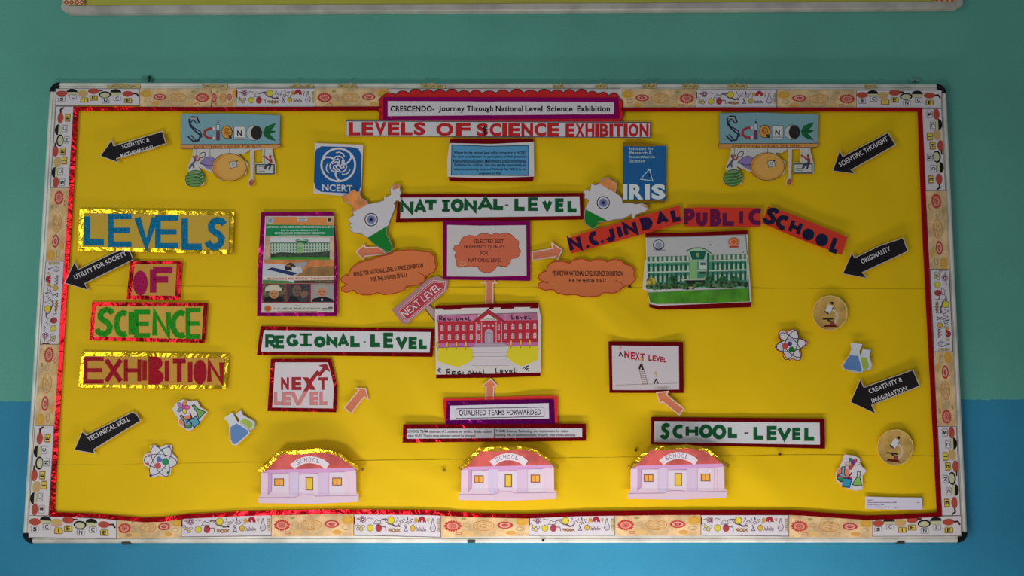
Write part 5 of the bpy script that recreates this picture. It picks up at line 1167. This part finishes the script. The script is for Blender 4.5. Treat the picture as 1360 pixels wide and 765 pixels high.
# ---- stickers
def atom(label, T, cx, cy, out, rot0, balls):
    xs = [T(*q)[0] for q in out]; ys = [T(*q)[1] for q in out]
    it = Item('atom_cutout', label, 'sticker', (min(xs), min(ys), max(xs), max(ys)), lift=0.003, level=0, cu=0.002, cv=0.002, T=T)
    sheet(it, out, (224, 218, 222), T=T); return it
T = crop(0, 590, 5.667); out = [(1075, 110), (1090, 75), (1135, 60), (1130, 15), (1165, 5), (1200, 25), (1245, 5), (1292, 8), (1298, 70), (1335, 110), (1330, 150), (1292, 175), (1285, 225), (1245, 248), (1195, 235), (1150, 252), (1122, 240), (1130, 180), (1085, 155)]
it = atom('white atom cutout at lower left beside black arrow', T, 0, 0, out, 0, 0); p = it.part('print', z=0.0009)
for a_ in (5, 65, 125): p.oval(1207, 128, 124, 52, .8, (70, 50, 90), 2, rot=a_, n=26)
p.ell(1188, 162, 24, 24, (214, 90, 96), 3); p.ell(1200, 112, 22, 22, (100, 110, 180), 3); p.ell(1245, 132, 26, 26, (40, 150, 90), 4); p.ell(1218, 92, 20, 16, (206, 210, 224), 3)
for x, y, c_ in ((1272, 18, (90, 90, 170)), (1266, 214, (40, 130, 70)), (1134, 236, (70, 60, 150)), (1112, 148, (190, 80, 90)), (1220, 45, (60, 150, 110)), (1120, 85, (210, 120, 130))): p.ell(x, y, 11, 11, c_, 4, n=10)
it.finish()
T = crop(1020, 385, 6.373); out = [(60, 485), (80, 455), (130, 430), (90, 400), (88, 362), (110, 345), (150, 350), (172, 350), (205, 332), (240, 345), (262, 405), (310, 428), (335, 440), (330, 465), (280, 492), (262, 510), (272, 545), (278, 585), (255, 600), (205, 582), (185, 595), (150, 570), (128, 530), (95, 515)]
it = atom('white atom cutout outlined in red at right, left of the upper flasks', T, 0, 0, out, 0, 0); p = it.part('print', z=0.0009)
p.line(out, 1.0, (170, 40, 40), 1, closed=True)
for a_ in (-10, 50, 110): p.oval(192, 468, 130, 52, .9, (40, 26, 44), 2, rot=a_, n=26)
p.ell(145, 475, 25, 25, (222, 76, 66), 3); p.ell(184, 455, 20, 20, (60, 56, 120), 3); p.ell(200, 506, 25, 25, (22, 120, 50), 4); p.ell(190, 425, 30, 16, (190, 190, 210), 3)
for x, y, c_ in ((250, 428, (30, 90, 60)), (318, 445, (206, 110, 160)), (95, 402, (170, 40, 50)), (158, 365, (214, 80, 120)), (68, 484, (80, 40, 50))): p.ell(x, y, 10, 10, c_, 4, n=10)
it.finish()
def flasks(label, T, f1, f1l, f2, f2l):
    allp = f1 + f2; xs = [T(*q)[0] for q in allp]; ys = [T(*q)[1] for q in allp]
    it = Item('flask_cutout', label, 'sticker', (min(xs), min(ys), max(xs), max(ys)), lift=0.0035, cu=0.002, cv=0.003, T=T)
    sheet(it, f2, (216, 216, 222), T=T, z=0.0004, name='round_flask'); sheet(it, f1, (216, 218, 226), T=T, z=0.0008, name='conical_flask')
    p = it.part('print', z=0.0009); p.poly(f1l, (104, 142, 196), 2); p.poly(f2l, (170, 190, 84), -4); p.line(f1, .9, (236, 230, 226), 3, closed=True); p.line(f1l, .5, (130, 150, 190), 4, closed=True); p.line(f2, .5, (150, 150, 160), -3, closed=True); it.finish()
flasks('blue and green flasks cutout at lower left', crop(220, 520, 9.562), [(745, 340), (830, 275), (850, 280), (905, 380), (1050, 490), (1065, 530), (900, 680), (850, 675), (820, 620), (808, 420), (785, 375)], [(825, 455), (905, 410), (1045, 500), (1050, 530), (895, 662), (860, 662), (830, 610)],
       [(885, 290), (950, 235), (985, 300), (1120, 375), (1138, 410), (1125, 460), (1080, 500), (940, 400), (925, 340)], [(945, 380), (1000, 340), (1095, 385), (1110, 430), (1070, 480)])
flasks('blue and green flasks cutout at right above black arrow', crop(1020, 385, 6.373), [(700, 450), (795, 462), (770, 520), (805, 680), (790, 702), (740, 700), (640, 672), (628, 640), (690, 550), (710, 500)], [(690, 555), (760, 560), (792, 680), (785, 692), (650, 665), (640, 640)],
       [(800, 500), (872, 510), (858, 560), (882, 640), (870, 675), (805, 688), (780, 560)], [(785, 568), (838, 576), (855, 650), (840, 672), (806, 676)])
def chem(label, T, out, rings, fl, m):
    xs = [T(*q)[0] for q in out]; ys = [T(*q)[1] for q in out]
    it = Item('chemistry_cutout', label, 'sticker', (min(xs), min(ys), max(xs), max(ys)), lift=0.003, cu=0.002, cv=0.002, T=T)
    sheet(it, out, (226, 216, 222), T=T); p = it.part('print', z=0.0009)
    m(p); it.finish()
def chemA(p):
    p.poly([(175, 360), (230, 310), (320, 300), (330, 450), (295, 480), (175, 410)], (232, 140, 108), 1)
    for k, c_ in enumerate(((250, 110, 150), (250, 200, 90), (110, 160, 170), (190, 130, 190), (232, 150, 80))):
        a_ = k * 1.257; p.ell(225 + 48 * math.cos(a_), 200 + 48 * math.sin(a_), 42, 24, c_, 2, rot=math.degrees(a_)); p.oval(225 + 48 * math.cos(a_), 200 + 48 * math.sin(a_), 42, 24, .6, (90, 60, 110), 3, rot=math.degrees(a_))
    p.ell(225, 198, 26, 26, (186, 80, 160), 4)
    p.poly([(335, 180), (360, 165), (410, 220), (505, 260), (420, 350), (395, 260), (375, 230)], (120, 180, 90), 3); p.line([(335, 180), (360, 165), (410, 220), (505, 260), (420, 350), (395, 260), (375, 230)], 1.1, (50, 60, 60), 4, closed=True)
    p.poly([(180, 310), (205, 300), (240, 350), (290, 360), (330, 400), (325, 460), (250, 465), (235, 380)], (130, 170, 190), 3); p.poly([(240, 420), (325, 420), (325, 462), (255, 465)], (80, 150, 90), 4); p.line([(180, 310), (205, 300), (240, 350), (290, 360), (330, 400), (325, 460), (250, 465), (235, 380)], 1.1, (40, 50, 60), 5, closed=True)
    p.poly([(300, 370), (385, 310), (432, 400), (360, 460)], (90, 170, 196), 5); p.line([(300, 370), (385, 310), (432, 400), (360, 460)], 1.1, (40, 50, 60), 6, closed=True); p.line([(305, 265), (330, 330), (260, 400)], 1.6, (90, 40, 40), 6)
chem('chemistry cutout of glassware and orbit rings at lower left', crop(220, 520, 9.562), [(80, 225), (130, 150), (215, 98), (320, 125), (400, 115), (440, 195), (535, 255), (470, 345), (400, 440), (295, 508), (170, 430), (150, 330)], 0, 0, chemA)
def chemB(p):
    p.ell(190, 390, 85, 100, (236, 140, 110), 1)
    p.poly([(258, 170), (305, 175), (320, 210), (280, 235), (262, 215)], (40, 130, 110), 2); p.poly([(320, 190), (365, 180), (370, 215), (335, 260), (300, 240)], (190, 70, 110), 2); p.poly([(255, 275), (300, 245), (330, 275), (290, 325), (258, 325)], (190, 80, 70), 2); p.ell(312, 232, 28, 32, (120, 60, 140), 3)
    p.oval(312, 245, 95, 24, .8, (190, 140, 60), 3); p.oval(245, 255, 28, 24, .8, (200, 150, 60), 4)
    p.poly([(172, 290), (212, 285), (200, 380), (225, 410), (215, 470), (160, 475), (115, 440), (120, 395), (170, 370)], (130, 190, 206), 3); p.poly([(112, 430), (225, 420), (215, 480), (150, 480)], (60, 150, 80), 4); p.line([(172, 290), (212, 285), (200, 380), (225, 410), (215, 470), (160, 475), (115, 440), (120, 395), (170, 370)], 1.0, (40, 40, 66), 5, closed=True); p.line([(120, 400), (210, 425), (300, 432)], 1.8, (190, 40, 60), 6)
    p.poly([(190, 430), (300, 445), (270, 550), (180, 540)], (50, 160, 196), 6); p.line([(190, 430), (300, 445), (270, 550), (180, 540)], 1.0, (30, 50, 80), 7, closed=True); p.line([(250, 430), (300, 360)], 1.4, (70, 30, 40), 7)
    p.poly([(370, 345), (410, 345), (400, 420), (428, 530), (305, 515), (370, 410)], (140, 196, 90), 3); p.poly([(372, 350), (408, 350), (398, 420), (372, 412)], (200, 210, 216), 4); p.line([(370, 345), (410, 345), (400, 420), (428, 530), (305, 515), (370, 410)], 1.0, (40, 70, 50), 5, closed=True)
chem('chemistry cutout of glassware and orbit rings at lower right', crop(1100, 590, 9.567), [(205, 130), (330, 145), (400, 180), (412, 265), (485, 340), (435, 400), (440, 575), (350, 590), (270, 575), (180, 540), (100, 470), (90, 360), (150, 280)], 0, 0, chemB)
def micro(label, cx, cy, r_, ang, R2):
    q0, q1 = math.cos(math.radians(ang)), math.sin(math.radians(ang)); s_ = r_ / 150.0
    T = lambda x, y: (cx + (x * q0 - y * q1) * s_, cy + (x * q1 + y * q0) * s_)
    it = Item('microscope_disc', label, 'sticker', (cx - r_, cy - r_, cx + r_, cy + r_), lift=0.003, cu=0.0016, cv=0.002, T=T)
    rr = random.Random(R2); out = [(150 * math.cos(k * .2618) * (1 + rr.uniform(-.02, .02)), 150 * math.sin(k * .2618) * (1 + rr.uniform(-.02, .02))) for k in range(24)]
    sheet(it, out, (240, 206, 120), T=T, name='disc'); p = it.part('print', z=0.0009)
    p.poly([(x * .95, y * .95) for x, y in out], (214, 170, 90), 1, 'mottled')
    p.line(arc(0, 30, 62, 62, -70, 60, 8), 3.0, (216, 196, 176), 2); p.poly([(-10, -78), (30, -52), (0, 5), (-42, -20)], (226, 222, 222), 3); p.poly([(8, -98), (32, -92), (24, -70), (4, -80)], (44, 26, 26), 4)
    p.line([(-44, -14), (-14, 6)], 1.6, (40, 22, 22), 4); p.line([(18, -30), (28, -48)], 1.2, (50, 30, 30), 4); p.line([(-62, 50), (30, 50)], 2.0, (56, 36, 20), 4); p.line([(-22, 58), (10, 72)], 1.6, (60, 20, 20), 4)
    p.poly([(0, 62), (32, 66), (44, 98), (4, 100)], (150, 70, 56), 3); p.poly([(-58, 118), (-40, 98), (40, 98), (66, 118)], (104, 26, 20), 4); it.finish()
micro('tan disc with a microscope above the upper right flasks', 1102.3, 415.8, 23.5, 0, 1)
micro('tan disc with a tilted microscope at lower right', 1188.8, 594.5, 24.2, 8, 2)

# ---- source label
T = crop(1140, 650, 13.6)
it = Item('source_label', 'small white label of tiny print at lower right corner', 'label', (1148, 659, 1226, 677), lift=0.002, cu=0.001, T=T)
sheet(it, [(120, 130), (600, 142), (1148, 150), (1155, 362), (600, 360), (125, 352)], (226, 216, 232), T=T)
p = it.part('lettering', z=0.0009)
for i, (s_, x1) in enumerate((('Source', 272), ('cbseacademic.nic.in/science_exhib', 692), ('ncert.nic.in, iris', 462), ('Created By: Class X C', 555))): p.text(s_, 168, 180 + i * 43, x1, 205 + i * 43, (60, 44, 84), 0.012, 2)
p.line([(650, 335), (745, 318)], .5, (120, 100, 140), 2); p.line([(1040, 240), (1110, 236)], .6, (120, 110, 140), 2)
it.finish()

# ---- pins and beads
def pin(x, y, r, color, label, d=0.006):
    base = P(x, y, S0 + 0.003 + B(x, y)); m = mat(color, 'glossy'); r_ = r * 0.00197
    root = bpy.data.objects.new('push_pin', None); COL.objects.link(root); root.location = base; root['label'] = label; root['category'] = 'pin'; root['group'] = 'push pins'
    for nm, rr, y0, y1, y2 in (('head', r_, -0.003, -d, -d - 0.0014), ('needle', r_ * .3, 0.006, -0.003, -0.0035)):
        bm = bmesh.new(); rings = []
        for yy, k in ((y0, .55), ((y0 + y1) / 2, 1), (y1, .9), (y2, .45)): rings.append([bm.verts.new((rr * k * math.cos(a_ * math.pi / 5), yy, rr * k * math.sin(a_ * math.pi / 5))) for a_ in range(10)])
        for a_, b_ in zip(rings, rings[1:]):
            for k in range(10): bm.faces.new([a_[k], a_[(k + 1) % 10], b_[(k + 1) % 10], b_[k]])
        bm.faces.new(rings[0][::-1]); bm.faces.new(rings[-1]); bmesh.ops.recalc_face_normals(bm, faces=bm.faces[:])
        me = bpy.data.meshes.new(nm); bm.to_mesh(me); bm.free(); me.materials.append(m if nm == 'head' else mat((180, 180, 180), 'metal')); o = bpy.data.objects.new(nm, me); COL.objects.link(o); o.parent = root
pin(481.5, 623.5, 2.2, (150, 110, 30), 'brass pin at right roof corner of the left schoolhouse'); pin(589.8, 624.5, 2.2, (170, 140, 40), 'brass pin between left and middle schoolhouses')
pin(1034.7, 603, 2.3, (110, 44, 20), 'dark brown pin right of the School Level banner base'); pin(835.7, 381, 2.2, (70, 26, 24), 'dark pin at lower right of the level orange cloud')
pin(844, 597.5, 2.2, (120, 90, 30), 'brass pin at left roof edge of the right schoolhouse'); pin(721, 716.7, 1.7, (30, 30, 36), 'dark pin on the bottom rail under middle doodle card', 0.010)
# ---- bits above the frame
it = Item('wall_nail', 'bent dark nail with green paint above left end of the board', 'nail', (188, 100, 202, 110), flat=True, lift=-0.012)
it.part('shank', t=0.004).line([(188, 103), (194, 103.5), (199, 101.5)], 1.6, (60, 110, 90), 0).line([(199, 100.5), (198, 109)], 2.6, (26, 46, 38), 0); it.finish()
it = Item('wall_nail', 'pale painted nail head above right end of the board', 'nail', (1208, 103, 1222, 110), flat=True, lift=-0.012)
it.part('shank', t=0.004).line([(1209, 106), (1221, 106.5)], 2.4, (120, 160, 140), 0).line([(1215, 106), (1215, 110)], 1.4, (20, 60, 50), 0); it.finish()
